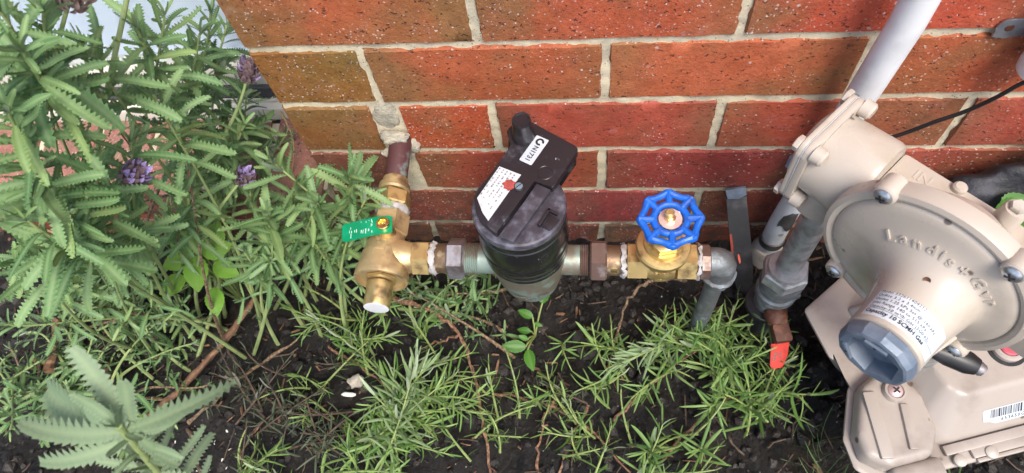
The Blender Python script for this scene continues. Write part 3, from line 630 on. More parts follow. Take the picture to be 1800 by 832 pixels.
for tx, zz, rr, sz in (('ELSTER  V100', 0.2165, 0.0372, 0.0052), ('DN 20', 0.2085, 0.0354, 0.0046)):
    v_, f_ = text_geo(tx, sz, 0.0003, 0, 'CENTER', 1.2)
    for q in v_:
        an = -PI / 2 + 0.12 + q.x / rr; rad = rr - 0.0001 + q.y * 0.24 + q.z + 0.0004; q.x, q.y, q.z = MX + rad * math.cos(an), MY + rad * math.sin(an), zz + q.y
    mb.add(v_, f_)
mb.build('cast_lettering', 'nut_grey', bowl)
mb = MB(); mb.lathe([(0.0395, 0.2630), (0.0424, 0.2640), (0.0428, 0.2700), (0.0418, 0.2712), (0.0430, 0.2725), (0.0436, 0.2800), (0.0428, 0.2812), (0.0438, 0.2826), (0.0440, 0.2925), (0.0434, 0.2935), (0.0440, 0.2955), (0.0438, 0.312), (0.0428, 0.326), (0.0418, 0.327), (0.0424, 0.3295), (0.0424, 0.336), (0.0405, 0.338)], AX, 64); shell = mb.build('black_shell', 'black_gloss', wm)
mb = MB(); mb.lathe([(0.0405, 0.3381), (0.0436, 0.3385), (0.0440, 0.342), (0.0432, 0.3455), (0.0415, 0.3470), (0.0, 0.3472)], AX, 64); lid = mb.build('lid', 'lid_dusty', wm)
dx, dy = math.cos(R(61.6)), math.sin(R(61.6))
def LM(z=0.0): return basis((MX + 0.002, MY + 0.001, z), (dy, -dx, 0), (dx, dy, 0), (0, 0, 1))
plate_poly = [(-0.0020, -0.0405), (0.0012, -0.0402), (0.0012, 0.0228), (0.0200, 0.0238), (0.0205, 0.030), (0.0200, 0.069)] + circ(0.0150, 0.0690, 0.005, 0, 90, 4) + [(-0.025, 0.0775)] + circ(-0.0335, 0.0610, 0.0178, 70, 190, 10) + [(-0.0378, 0.046), (-0.0378, -0.0195), (-0.030, -0.0285), (-0.018, -0.0365)]
mb = MB(); mb.prism(plate_poly, 0.3474, 0.3555, LM(), 0.0008, 2); modp = mb.build('module_plate', 'black_plastic', wm)
under = [(0.0190, 0.026), (0.0190, 0.068)] + circ(0.0140, 0.0680, 0.005, 0, 90, 4) + [(-0.025, 0.0765)] + circ(-0.0335, 0.0605, 0.0165, 70, 190, 10) + [(-0.036, 0.034), (-0.02, 0.030)]
mb = MB(); mb.prism(under, 0.334, 0.3472, LM(), 0.0012, 2); mb.build('module_underside', 'black_gloss', wm)
mb = MB(); mb.prism([(0.0045, -0.0410), (0.0172, -0.0395), (0.0188, 0.0228), (0.0040, 0.0224)], 0.3474, 0.3530, LM(), 0.0009, 2); mb.build('lid_bar', 'lid_dusty', wm)
mb = MB(); mb.prism([(0.0262, 0.006), (0.0262, -0.0135), (0.0290, -0.0135), (0.0290, 0.006)], 0.3474, 0.3515, LM(), 0.0005); mb.prism([(0.0262, 0.006), (0.0262, 0.0035), (0.0365, 0.0035), (0.0365, 0.006)], 0.3474, 0.3515, LM(), 0.0005); mb.prism([(0.0300, 0.0025), (0.0405, 0.0010), (0.0380, -0.0125), (0.0300, -0.0125)], 0.3474, 0.3490, LM(), 0.0004); mb.build('hinge_catch', 'black_plastic', lid)
mb = MB(); mb.lathe([(0.0110, 0), (0.0108, 0.003), (0.0098, 0.012), (0.0090, 0.022), (0.0092, 0.0235), (0.0085, 0.0255), (0.0070, 0.0252), (0.0066, 0.0246), (0.0, 0.0244)], LM(0.3556) @ T(-0.0335, 0.0607, 0), 32); mb.build('antenna_knob', 'black_plastic', wm)
def sheet(poly, z, t, mat, nm, par): mb = MB(); mb.prism(poly, z, z + t, LM(), 0.00012, 1); return mb.build(nm, mat, par)
lab = sheet([(-0.0352, 0.0205), (-0.0124, 0.0222), (-0.0124, -0.0335), (-0.0215, -0.0290), (-0.0345, -0.0185)], 0.3556, 0.0003, 'paper', 'white_label', modp)
mb = MB(); rg = random.Random(12)
for r_ in range(5):
    x = -0.0335 + r_ * 0.0040; y = 0.0185
    while y > -0.014 + r_ * -0.002:
        w = rg.uniform(.0006, .0022)
        if rg.random() < .7: mb.box(rg.uniform(.0008, .0016), w, .00006, LM(0.35603) @ T(x, y, 0))
        y -= w + rg.uniform(.0006, .0020)
mb.build('print', 'ink_faint', lab)
nl = sheet([(-0.0229, 0.0362), (-0.0229, 0.0668), (-0.0220, 0.0676), (-0.0100, 0.0676), (-0.0094, 0.0668), (-0.0094, 0.0362), (-0.0104, 0.0354), (-0.0219, 0.0354)], 0.3556, 0.0003, 'label_silver', 'number_label', modp)
mb = MB(); v_, f_ = text_geo('N1731', 0.0068, 0.00005, 0.00012); tM = basis((0, 0, 0), (0, -1, 0), (1, 0, 0), (0, 0, 1))
mb.add(v_, f_, LM(0.35606) @ T(-0.0182, 0.0565, 0) @ tM)
ring = circ(0, 0, 0.0042, 205, 205 + 310, 20); ring_i = circ(0, 0, 0.0021, 205, 205 + 310, 20)
vv = [(x, y, 0) for x, y in ring] + [(x, y, 0) for x, y in ring_i]; mb.add(vv, [(i, i + 1, 22 + i, 21 + i) for i in range(20)], LM(0.35608) @ T(-0.0160, 0.0618, 0) @ Matrix.Rotation(R(150), 4, 'Z'))
mb.build('lettering', 'ink', nl)
mb = MB(); v_, f_ = text_geo('ELSTER', 0.0062, 0.00015); mb.add(v_, f_, LM(0.3556) @ T(-0.0345, 0.0300, 0) @ basis((0, 0, 0), (0, 1, 0), (-1, 0, 0), (0, 0, 1)) @ T(0, -0.0065, 0))
v_, f_ = text_geo('Kazamy', 0.0078, 0.00015); mb.add(v_, f_, LM(0.3556) @ T(-0.0030, -0.0335, 0) @ basis((0, 0, 0), (0, 1, 0), (-1, 0, 0), (0, 0, 1)))
mb.build('embossing', 'black_plastic', modp)
mb = MB(); mb.tube([LM(0.3558) @ Vector((0.0060 + 0.0072 * math.cos(a), 0.0345 + 0.0072 * math.sin(a), 0)) for a in np.linspace(0, 2 * PI, 29)], 0.0005, 6); mb.build('date_ring', 'black_plastic', modp)
mb = MB(); mb.lathe([(0.0050, 0), (0.0050, 0.0012), (0.0040, 0.0016)], LM(0.3556) @ T(-0.0072, 0.0100, 0), 24); mb.build('screw_boss', 'black_plastic', modp)
mb = MB(); mb.lathe([(0.0038, 0.0012), (0.0036, 0.0021), (0.0, 0.0023)], LM(0.3556) @ T(-0.0072, 0.0100, 0), 24); scr = mb.build('screw', 'screw_blue', modp)
mb = MB(); mb.box(0.0066, 0.0008, 0.0003, LM(0.3579) @ T(-0.0072, 0.0100, 0) @ Matrix.Rotation(R(70), 4, 'Z')); mb.build('slot', 'black_gloss', scr)
blob = []; rg = random.Random(3)
for i in range(22): a = 2 * PI * i / 22; rr = (0.0050 if i % 3 else 0.0068) * rg.uniform(.85, 1.12); blob.append((-0.0158 + rr * math.cos(a), 0.0075 + rr * math.sin(a)))
mb = MB(); mb.prism(blob, 0.35595, 0.3570, LM(), 0.0003); mb.build('wax_seal', 'red_seal', modp)

# right union, gate valve, elbow -----------------------------------------------
ur = thing('pipe_union', 'brown tarnished union nut between water meter and blue wheel valve', 'pipe fitting', (-0.005, PY, PZ))
mb = MB(); hexa(mb, 0.0222, 0, 0.0175, along_x(-0.0135), 0.0018, R(4)); mb.build('union_nut', 'nut_brown', ur)
mb = MB(); mb.lathe([(0.0160, 0), (0.0160, 0.0155)], along_x(0.0035), 28); mb.box(0.0065, 0.0002, 0.005, basis((0.0105, PY - 0.0150, PZ + 0.0062), (1, 0, 0), (0, 0.92, -0.38), (0, 0.38, 0.92))); mb.build('tail', 'brass_dull', ur)
mb = MB(); mb.box(0.0066, 0.0008, 0.0062, basis((0.0110, PY - 0.0146, PZ + 0.0070), (1, 0, 0), (0, 0.90, -0.43), (0, 0.43, 0.90)), 0.0003); mb.build('worn_flat', 'brass_bright', ur)
tape(0.0180, 0.0240, 0.0176, ur, 9)
gv = thing('gate_valve', 'brass gate valve with blue eight sided handwheel, right of the water meter', 'valve', (0.061, PY, PZ))
GX = 0.0585
mb = MB(); hexa(mb, 0.0200, 0.0240, 0.0455, along_x(0), 0.001, R(0)); mb.build('inlet_hex', 'brass', gv)
mb = MB(); hexa(mb, 0.0200, 0.0740, 0.0945, along_x(0), 0.001, R(0)); mb.build('outlet_hex', 'brass', gv)
mb = MB(); mb.lathe([(0.0, -0.0235), (0.0085, -0.0230), (0.0150, -0.0185), (0.0178, -0.006), (0.0190, 0.010), (0.0215, 0.020), (0.0250, 0.026), (0.0268, 0.029), (0.0270, 0.0345), (0.0255, 0.0365), (0.0195, 0.0375), (0.0190, 0.0425)], T(GX, PY, PZ), 40)
mb.lathe([(0.0175, -0.014), (0.0195, -0.006), (0.0198, 0.0), (0.0195, 0.006), (0.0175, 0.014)], along_x(GX), 32)
gb = mb.build('body', 'brass', gv)
mb = MB()
for tx, zz in (('DN20', 0.006), ('1600', -0.001), ('KPA', -0.008)):
    v_, f_ = text_geo(tx, 0.0058, 0.0003, 0, 'CENTER')
    for q in v_:
        rr = 0.0192; an = -PI / 2 + q.x / rr; rad = rr + q.z; q.x, q.y, q.z = GX + rad * math.cos(an), PY + rad * math.sin(an), PZ + zz + q.y
    mb.add(v_, f_)
mb.build('cast_lettering', 'brass_cast', gb)
mb = MB(); hexa(mb, 0.0165, 0.0425, 0.052, T(GX, PY, PZ), 0.001, R(12)); mb.lathe([(0.012, 0.052), (0.0115, 0.060), (0.0085, 0.062)], T(GX, PY, PZ), 28); mb.lathe([(0.0045, 0.060), (0.0045, 0.099), (0.003, 0.1005)], T(GX, PY, PZ), 16); mb.build('bonnet', 'brass', gv)
WZ = PZ + 0.089; hw = MB(); WM_ = T(GX + 0.0015, PY - 0.001, WZ) @ Matrix.Rotation(R(3), 4, 'X')
def wp(r, a, z=0.0): return WM_ @ Vector((r * math.cos(a), r * math.sin(a), z))
NW = 8; a00 = R(92)
cor = [wp(0.0272, a00 + 2 * PI * i / NW) for i in range(NW)]; mid = [wp(0.0238, a00 + 2 * PI * (i + .5) / NW) for i in range(NW)]
ringp = []
for i in range(NW):
    c, mm, c2 = cor[i], mid[i], cor[(i + 1) % NW]
    ringp += [c.lerp(c2, t) * (1 - 4 * t * (1 - t) * .45) + mm * (4 * t * (1 - t) * .45) for t in (0, .08, .25, .5, .75, .92)]
hw.tube(ringp + ringp[:1], [0.0042 if (i % 6) in (0, 1, 5) else 0.0033 for i in range(len(ringp))] + [0.0042], 10)
for i in range(NW):
    a = a00 + 2 * PI * i / NW
    hw.tube([wp(0.0155, a, -0.0003), wp(0.020, a, 0.0004), wp(0.0288, a, 0.0006)], [0.0038, 0.0033, 0.0042], 10)
inner = [wp(0.0152, 2 * PI * i / 32, -0.0006) for i in range(33)]; hw.tube(inner, 0.0035, 10)
wheel = hw.build('handwheel', 'wheel_blue', gv)
mb = MB()
for i in range(4):
    a = R(45) + i * PI / 2; mb.tube([wp(0.0050, a, -0.0042), wp(0.011, a, -0.0036), wp(0.0160, a, -0.0012)], [0.0038, 0.0030, 0.0026], 8)
mb.lathe([(0.0045, -0.007), (0.0085, -0.0068), (0.0085, -0.0012), (0.0045, -0.0008)], WM_, 24); mb.build('hub', 'wheel_blue', wheel)
mb = MB(); mb.lathe([(0.0042, 0.0), (0.0106, -0.0002), (0.0107, 0.0006), (0.0042, 0.0008)], WM_, 32); mb.build('name_disc', 'wheel_disc', wheel)
mb = MB(); hexa(mb, 0.0052, 0.0008, 0.0040, WM_, 0.0006, R(10)); mb.lathe([(0.0030, 0.004), (0.0030, 0.0066), (0.0022, 0.0076), (0.0, 0.0078)], WM_, 20); mb.build('wheel_nut', 'brass_bright', wheel)
tape(0.0935, 0.0985, 0.0186, gv, 15)
el = thing('riser_pipe', 'grey galvanised elbow and riser with orange dot, right end of the pipe run', 'pipe', (0.119, PY, 0.0))
mb = MB(); hexa(mb, 0.0190, 0.0975, 0.1075, along_x(0), 0.001, R(10), 8); mb.build('socket_nut', 'nut_brown', el)
E0 = Vector((0.104, PY, PZ)); c_ = Vector((0.119, PY, PZ))
pth = [E0 + Vector((t * 0.008, 0, 0)) for t in (0, 0.5, 1)] + [Vector((0.112 + 0.009 * math.sin(R(a)), PY, PZ - 0.009 + 0.009 * math.cos(R(a)))) for a in (15, 35, 55, 75, 90)] + [Vector((0.121, PY, PZ - 0.02)), Vector((0.121, PY, PZ - 0.030))]
mb = MB(); mb.tube(pth, [0.0142, 0.0148, 0.0150] + [0.0151] * 5 + [0.0150, 0.0146], 24); mb.lathe([(0.0155, 0), (0.0178, 0.002), (0.0180, 0.008), (0.0158, 0.010)], T(0.121, PY, PZ - 0.034), 28); rg = random.Random(31); mb.v = [(x + rg.uniform(-.0007, .0007), y + rg.uniform(-.0007, .0007), z + rg.uniform(-.0007, .0007)) for x, y, z in mb.v]; elb = mb.build('elbow', 'galv_dark', el)
mb = MB(); mb.tube([(0.121, PY, PZ - 0.026), (0.120, PY - 0.001, 0.12), (0.119, PY, -0.05)], 0.0100, 20); mb.build('pipe', 'galv_dark', el)
mb = MB(); mb.lathe([(0.0, 0.0010), (0.0040, 0.0008), (0.0052, 0.0)], zframe((0.1362, PY + 0.001, PZ + 0.0055), (0.92, 0, 0.38)), 18); mb.build('orange_dot', 'orange_dot', elb)

# ------------------------------------------------------------------ gas service
GO = Vector((0.243, -0.215, 0.372)); ga = Vector((0.722, -0.692, 0)).normalized(); gn = Vector((-0.692, -0.722, 0)).normalized()
RM = basis(GO, ga, (0, 0, 1), gn)             # local x along the valve axis, y up, z out of the diaphragm cover
def G(A, N, Z): return RM @ Vector((A, Z, N))
ip = thing('gas_inlet_pipe', 'galvanised steel riser between the ground gas cock and the beige regulator', 'pipe', (0.199, -0.114, 0.15))
PB = G(-0.0955, -0.0425, 0.0)
mb = MB(); mb.tube([(PB.x, PB.y, 0.165), (PB.x, PB.y, 0.23), (PB.x, PB.y, PB.z - 0.02)], 0.0136, 28); mb.build('pipe', 'galv', ip)
mb = MB(); mb.lathe([(0.0140, 0), (0.0150, 0.001), (0.0150, 0.006), (0.0138, 0.007)], T(PB.x, PB.y, PB.z - 0.058), 24)
rg = random.Random(6); mb.v = [(x + rg.uniform(-.001, .001), y + rg.uniform(-.001, .001), z + rg.uniform(-.001, .001)) for x, y, z in mb.v]; mb.build('thread_tape', 'pvc', ip)

gc = thing('gas_cock', 'grey gas cock with hexagon union, rusty key and red orange tag by the soil', 'gas tap', (0.205, -0.12, 0.0))
mb = MB(); hexa(mb, 0.0262, 0.147, 0.168, T(PB.x, PB.y, 0), 0.002, R(20)); mb.lathe([(0.0215, 0.168), (0.0205, 0.173), (0.0150, 0.174)], T(PB.x, PB.y, 0), 28); mb.build('union_nut', 'galv', gc)
mb = MB(); mb.lathe([(0.0235, 0.147), (0.0245, 0.143), (0.0245, 0.135), (0.0215, 0.132), (0.0215, 0.12), (0.0240, 0.117), (0.0240, 0.108), (0.0195, 0.104), (0.0195, 0.06), (0.016, 0.055), (0.016, -0.04)], T(PB.x + 0.001, PB.y - 0.001, 0), 28)
mb.box(0.030, 0.010, 0.010, T(PB.x + 0.012, PB.y - 0.012, 0.112) @ Matrix.Rotation(R(25), 4, 'Z'), 0.002); mb.build('body', 'galv_dark', gc)
mb = MB(); mb.lathe([(0.0250, 0.070), (0.0262, 0.071), (0.0262, 0.078), (0.0250, 0.079)], T(PB.x - 0.002, PB.y - 0.002, 0), 28); mb.build('black_collar', 'rubber', gc)
kd = Vector((0.20, -0.96, -0.2)).normalized(); kM = zframe((PB.x + 0.002, PB.y - 0.016, 0.090), kd)
mb = MB(); mb.lathe([(0.0115, 0.0), (0.0130, 0.004), (0.0128, 0.013), (0.0105, 0.017), (0.0100, 0.020)], kM, 20); mb.box(0.020, 0.014, 0.022, kM @ T(0, 0, 0.030), 0.003); mb.box(0.016, 0.018, 0.010, kM @ T(0.001, 0, 0.016), 0.003)
rg = random.Random(16); mb.v = [(x + rg.uniform(-.0007, .0007), y + rg.uniform(-.0007, .0007), z + rg.uniform(-.0007, .0007)) for x, y, z in mb.v]; key = mb.build('rusty_key', 'rust', gc)
tp = [(-0.011, 0.0), (0.011, 0.002), (0.008, -0.014), (0.001, -0.028), (-0.010, -0.030), (-0.014, -0.026)]
tM = basis((PB.x + 0.008, PB.y - 0.054, 0.074), (0.98, 0.10, 0.0), (-0.05, 0.90, 0.40), (0.05, -0.40, 0.90))
mb = MB(); mb.prism(tp, -0.0010, 0.0010, tM, 0.0004); tg = mb.build('red_tag', 'tag_red', gc)
mb = MB(); v_, f_ = text_geo('GAS', 0.0062, 0.00008, 0.0001); mb.add(v_, f_, tM @ T(-0.0085, -0.021, 0.0011) @ Matrix.Rotation(R(62), 4, 'Z')); v_, f_ = text_geo('OFF', 0.0050, 0.00008); mb.add(v_, f_, tM @ T(-0.0015, -0.018, 0.0011) @ Matrix.Rotation(R(62), 4, 'Z')); mb.build('lettering', 'ink', tg)
mb = MB(); mb.box(0.003, 0.005, 0.016, T(0.1945, -0.108, 0.062) @ Matrix.Rotation(R(12), 4, 'X'), 0.0006); mb.build('yellow_clip', 'yellow', gc)
mb = MB(); mb.box(0.003, 0.004, 0.013, T(0.186, -0.105, 0.060) @ Matrix.Rotation(R(12), 4, 'X'), 0.0006); mb.build('yellow_clip', 'yellow', gc)

# regulator
rgl = thing('gas_regulator', 'beige gas regulator with round cover and blue grey hexagon cap, above the meter', 'gas regulator', GO)
mb = MB(); mb.lathe([(0.060, -0.0100), (0.0780, -0.0095), (0.0800, -0.0075), (0.0805, -0.004), (0.0805, 0.0035), (0.0795, 0.0065), (0.0755, 0.0078), (0.0725, 0.0068), (0.0708, 0.0045), (0.060, 0.0042)], RM, 96)
scr_a = [130, 232, 58, 318]
for a in scr_a:
    cx, cy = 0.079 * math.cos(R(a)), 0.079 * math.sin(R(a))
    mb.lathe([(0.0088, -0.006), (0.0092, 0.006), (0.0086, 0.0100), (0.0074, 0.0112), (0.0, 0.0113)], RM @ T(cx, cy, 0), 24)
rim = mb.build('cover_rim', 'beige', rgl)
def cross_screw(M, r, par, mat='screw_steel'):
    mb = MB(); mb.lathe([(r, 0.0), (r * 0.98, r * 0.18), (r * 0.75, r * 0.42), (r * 0.35, r * 0.55), (0.0, r * 0.58)], M, 24); s = mb.build('screw', mat, par)
    mb = MB(); mb.box(r * 1.05, r * 0.24, r * 0.1, M @ T(0, 0, r * 0.55) @ Matrix.Rotation(0.5, 4, 'Z')); mb.box(r * 0.24, r * 1.05, r * 0.102, M @ T(0, 0, r * 0.551) @ Matrix.Rotation(0.5, 4, 'Z')); mb.build('screw_slot', 'ink', s)
for a in scr_a: cross_screw(RM @ T(0.079 * math.cos(R(a)), 0.079 * math.sin(R(a)), 0.0111), 0.0066, rim)
BA = 0.016                                      # barrel sits a little off the cover's centre
prof = [(0.0710, 0.0046, 0.0), (0.0700, 0.0066, 0.0), (0.0675, 0.0082, 0.01), (0.0620, 0.0094, 0.04), (0.0560, 0.0104, 0.10), (0.0500, 0.0117, 0.20), (0.0450, 0.0135, 0.36), (0.0400, 0.0170, 0.60), (0.0360, 0.0222, 0.82), (0.0325, 0.0300, 0.95), (0.0302, 0.0390, 1.0), (0.0290, 0.0480, 1.0), (0.0286, 0.0560, 1.0), (0.0284, 0.0752, 1.0), (0.0268, 0.0760, 1.0)]
mb = MB(); n = 96; vs_, fs_ = [], []
for r_, h, s_ in prof:
    for i in range(n): a = 2 * PI * i / n; vs_.append((r_ * math.cos(a) + BA * s_, r_ * math.sin(a), h))
for j in range(len(prof) - 1):
    for i in range(n): q = (i + 1) % n; fs_.append((j * n + i, j * n + q, (j + 1) * n + q, (j + 1) * n + i))
fs_.append(tuple((len(prof) - 1) * n + i for i in range(n))); mb.add(vs_, fs_, RM); cover = mb.build('cover_dome', 'beige', rgl, None, 60)
def dome_h(r):
    rr = [p[0] for p in prof][::-1]; hh = [p[1] for p in prof][::-1]; return float(np.interp(r, rr, hh))
def dome_at(A, Z):
    for _ in range(8):
        best = min(range(40), key=lambda k: abs(math.hypot(A - BA * np.interp(0.031 + 0.001 * k, [p[0] for p in prof][::-1], [p[2] for p in prof][::-1]), Z) - (0.031 + 0.001 * k))); r_ = 0.031 + 0.001 * best; break
    return r_, dome_h(r_)
# raised lettering round the dome
mb = MB(); word = 'Landis+Gyr'; wd = [0.6, .58, .6, .6, .27, .52, .62, .78, .52, .36]; tot = sum(wd); acc = 0
for ch, w in zip(word, wd):
    t = (acc + w / 2) / tot; acc += w
    th = R(138 + (42 - 138) * t); A, Z = 0.008 + 0.056 * math.cos(th), -0.011 + 0.056 * math.sin(th)
    r1, h1 = dome_at(A, Z); r2, h2 = dome_at(A + 0.004 * math.cos(th), Z + 0.004 * math.sin(th))
    yv = Vector((0.004 * math.cos(th), 0.004 * math.sin(th), h2 - h1)).normalized(); xv = Vector((math.sin(th), -math.cos(th), 0)); zv = xv.cross(yv)
    v_, f_ = text_geo(ch, 0.0135, 0.0011, 0.0002, 'CENTER'); mb.add(v_, f_, RM @ basis((A, Z, h1 + 0.0002), xv, yv, zv) @ T(0, -0.004, 0))
mb.build('raised_lettering', 'beige', cover)
mb = MB(); mb.box(0.0035, 0.010, 0.045, RM @ T(BA - 0.0285, -0.004, 0.046) @ Matrix.Rotation(R(12), 4, 'Y'), 0.001); mb.box(0.0035, 0.010, 0.040, RM @ T(BA + 0.0285, -0.010, 0.048) @ Matrix.Rotation(R(-12), 4, 'Y'), 0.001); mb.build('stiffening_rib', 'beige', cover)
r_, h_ = dome_at(0.008, 0.032); mb = MB(); mb.lathe([(0.0, 0.0005), (0.0018, 0.0005), (0.0024, 0.0008), (0.0026, -0.0005)], RM @ T(0.008, 0.032, h_ - 0.0002) @ Matrix.Rotation(R(-38), 4, 'X'), 18); mb.build('vent_hole', 'rust', cover)
# label wrapped on the barrel
def wrap(u, v, d=0.0):                          # u round the barrel (0 on top, + to the right), v along it towards the cap
    an = PI / 2 - u / 0.0286; rr = 0.02865 + d; return RM @ Vector((BA + rr * math.cos(an), rr * math.sin(an), v))
mb = MB(); NU, U0, U1, V0, V1 = 40, -0.031, 0.033, 0.0365, 0.0712
for i in range(NU + 1):
    u = U0 + (U1 - U0) * i / NU
    for v in (V0 + 0.004, V1):
        mb.v.append(tuple(wrap(u, v, 0.0001 + (0.0006 if v < 0.045 else 0)))); mb.rib.append(0.0)
for i in range(NU): mb.f.append((2 * i, 2 * i + 1, 2 * i + 3, 2 * i + 2)[::-1])
for i in range(NU + 1):
    u = U0 + (U1 - U0) * i / NU
    for v in (V0 + 0.004, V1): mb.v.append(tuple(wrap(u, v, -0.0002))); mb.rib.append(0.0)
q = 2 * (NU + 1); mb.f += [(2 * i, 2 * i + 2, q + 2 * i + 2, q + 2 * i) for i in range(NU)] + [(2 * i + 1, q + 2 * i + 1, q + 2 * i + 3, 2 * i + 3) for i in range(NU)]
lb = mb.build('rating_label', 'label_blue', cover)
mb = MB()
for body_, u, v, sz, bd in (('Landis+Gyr.', -0.029, 0.0440, .0033, 0), ('Date 02/20', 0.0150, 0.0440, .0033, 0), ('Model 332611404212', -0.029, 0.0480, .0036, 0), ('Orifice 3.2 x 3.4mm', -0.029, 0.0519, .0036, 0), ('Outlet 1.25 kPa Set @ 140 kPa', -0.029, 0.0558, .0036, 0), ('Inlet Range 140 to 515 kPa', -0.029, 0.0597, .0036, 0), ('Capacity-10 m\u00b3/h Gas (SG0.62)', -0.029, 0.0636, .0036, 0), ('Capacity 10 SCMH Gas', -0.029, 0.0688, .0046, .00012)):
    v_, f_ = text_geo(body_, sz, 0, bd, 'LEFT', 1.06); mb.add([wrap(u + p.x, v - p.y, 0.00065) for p in v_], f_)
for v in (0.0448, 0.0644):
    us = np.linspace(-0.030, 0.031, 30); mb.add([wrap(u, v, 0.0006) for u in us] + [wrap(u, v + 0.00025, 0.0006) for u in us], [(i, i + 1, 31 + i, 30 + i) for i in range(29)])
mb.build('lettering', 'ink', lb)
# hexagon-socket cap
CM = RM @ T(BA, 0, 0.0762) @ Matrix.Diagonal((0.955, 0.955, 0.95, 1.0))
mb = MB(); mb.lathe([(0.0282, 0.0), (0.0296, 0.0012), (0.0298, 0.0075), (0.0268, 0.0125), (0.0240, 0.0135)], CM, 12, R(8)); vs_, fs_ = [], []
out_r = [(0.0240 * math.cos(R(8) + 2 * PI * i / 12), 0.0240 * math.sin(R(8) + 2 * PI * i / 12), 0.0135) for i in range(12)]
hexr = [(0.0165 * math.cos(R(38) + 2 * PI * i / 6), 0.0165 * math.sin(R(38) + 2 * PI * i / 6)) for i in range(6)]
mb = MB(); mb.lathe([(0.0282, 0.0), (0.0296, 0.0012), (0.0298, 0.0075), (0.0280, 0.0125), (0.0260, 0.0135)], CM, 12, R(8)); mb.f = mb.f[:-1]
o0 = len(mb.v) - 12; hx12 = []
for i in range(12):
    a = R(8) + 2 * PI * i / 12; k6 = ((a - R(38)) % (PI / 3)) - PI / 6; rr = 0.0222 * math.cos(PI / 6) / math.cos(k6); hx12.append((rr * math.cos(a), rr * math.sin(a)))
o1 = len(mb.v); mb.add([(x, y, 0.0130) for x, y in hx12] + [(x * 0.80, y * 0.80, -0.012) for x, y in hx12], [], CM)
for i in range(12):
    j = (i + 1) % 12; mb.f.append((o0 + i, o0 + j, o1 + j, o1 + i)); mb.f.append((o1 + i, o1 + j, o1 + 12 + j, o1 + 12 + i))
mb.f.append(tuple(o1 + 12 + i for i in range(12))); cap = mb.build('hexagon_cap', 'cap_blue', rgl, None, 20)
mb = MB()
for an in (100, 215):
    mb.box(0.0035, 0.018, 0.0030, CM @ Matrix.Rotation(R(an), 4, 'Z') @ T(0.0200, 0, 0.0138), 0.0008)
mb.build('cap_bar', 'cap_blue', cap)
mb = MB()
for an in (100, 215): mb.lathe([(0.0, 0.0001), (0.0011, 0.0001), (0.0011, -0.001)], CM @ Matrix.Rotation(R(an), 4, 'Z') @ T(0.0200, 0, 0.0154), 12)
mb.build('pin_hole', 'ink', cap)
# valve body, square cover flange, back arm
VM = basis(G(-0.1, -0.041, 0.0), gn, (0, 0, 1), -ga)     # local z points to the flange (left), x out, y up
mb = MB(); mb.lathe([(0.0330, -0.034), (0.0372, -0.0325), (0.0386, -0.028), (0.0378, -0.004), (0.0372, 0.014)], VM, 48); mb.lathe([(0.022, 0.040), (0.0240, 0.032), (0.0265, 0.022), (0.0265, 0.0)], T(*G(-0.1, -0.041, -0.058)), 36); vb = mb.build('valve_body', 'beige', rgl)
sq = [(s * 0.0405 * cx, t * 0.0405 * cy) for s, t, cx, cy in [(1, 1, .99, .70), (1, 1, .93, .86), (1, 1, .86, .93), (1, 1, .70, .99), (-1, 1, .70, .99), (-1, 1, .86, .93), (-1, 1, .93, .86), (-1, 1, .99, .70), (-1, -1, .99, .70), (-1, -1, .93, .86), (-1, -1, .86, .93), (-1, -1, .70, .99), (1, -1, .70, .99), (1, -1, .86, .93), (1, -1, .93, .86), (1, -1, .99, .70)]]
mb = MB(); mb.prism(sq, 0.0142, 0.0205, VM, 0.0015); mb.prism([(x * .99, y * .99) for x, y in sq], 0.0212, 0.0262, VM, 0.0018)
mb.lathe([(0.0330, 0.0262), (0.0325, 0.0292), (0.0255, 0.0322), (0.0, 0.0325)], VM, 40)
for s, t in ((1, 1), (1, -1), (-1, 1), (-1, -1)): mb.lathe([(0.0055, 0.004), (0.0074, 0.006), (0.0080, 0.0140)], VM @ T(s * 0.0325, t * 0.0325, 0), 20)
fl = mb.build('cover_flange', 'beige', rgl)
mb = MB(); mb.prism([(x * .995, y * .995) for x, y in sq], 0.0206, 0.0211, VM); mb.build('gasket', 'pvc', fl)
for s, t in ((1, 1), (1, -1), (-1, 1), (-1, -1)):
    mb = MB(); hexa(mb, 0.0072, 0.0262, 0.0312, VM @ T(s * 0.0325, t * 0.0325, 0), 0.0008, 0.3); mb.build('bolt', 'beige', fl)
mb = MB(); mb.box(0.005, 0.015, 0.008, VM @ T(0.028, 0.0, 0.0285), 0.001); mb.build('blue_sight', 'stake_top', fl)
mb = MB(); mb.box(0.200, 0.056, 0.060, RM @ T(0.034, -0.0100, -0.0400), 0.004); mb.lathe([(0.040, -0.045), (0.052, -0.030), (0.064, -0.009)], RM, 72); arm = mb.build('back_case', 'beige', rgl)
mb = MB(); v_, f_ = text_geo('IN', 0.0145, 0.0007, 0.0002); mb.add(v_, f_, basis(G(-0.050, -0.052, 0.0178), ga, -gn, (0, 0, 1))); mb.build('raised_lettering', 'beige', arm)
bp = G(0.020, -0.055, 0.004)
mb = MB(); mb.lathe([(0.0115, 0.008), (0.0098, 0.014), (0.0088, 0.040), (0.0078, 0.0425), (0.0, 0.0428)], T(*bp), 24); boss = mb.build('bolt_boss', 'beige', rgl)
mb = MB(); hexa(mb, 0.0062, 0.0426, 0.0465, T(*bp), 0.0008, 0.2); mb.build('bolt_head', 'pvc_cream', boss)
bp2 = G(-0.052, -0.060, 0.0); mb = MB(); mb.lathe([(0.0055, 0.008), (0.0055, 0.0145), (0.004, 0.0162), (0.0, 0.0165)], T(*G(-0.018, -0.066, 0.007)), 16); mb.build('plug', 'beige', rgl)
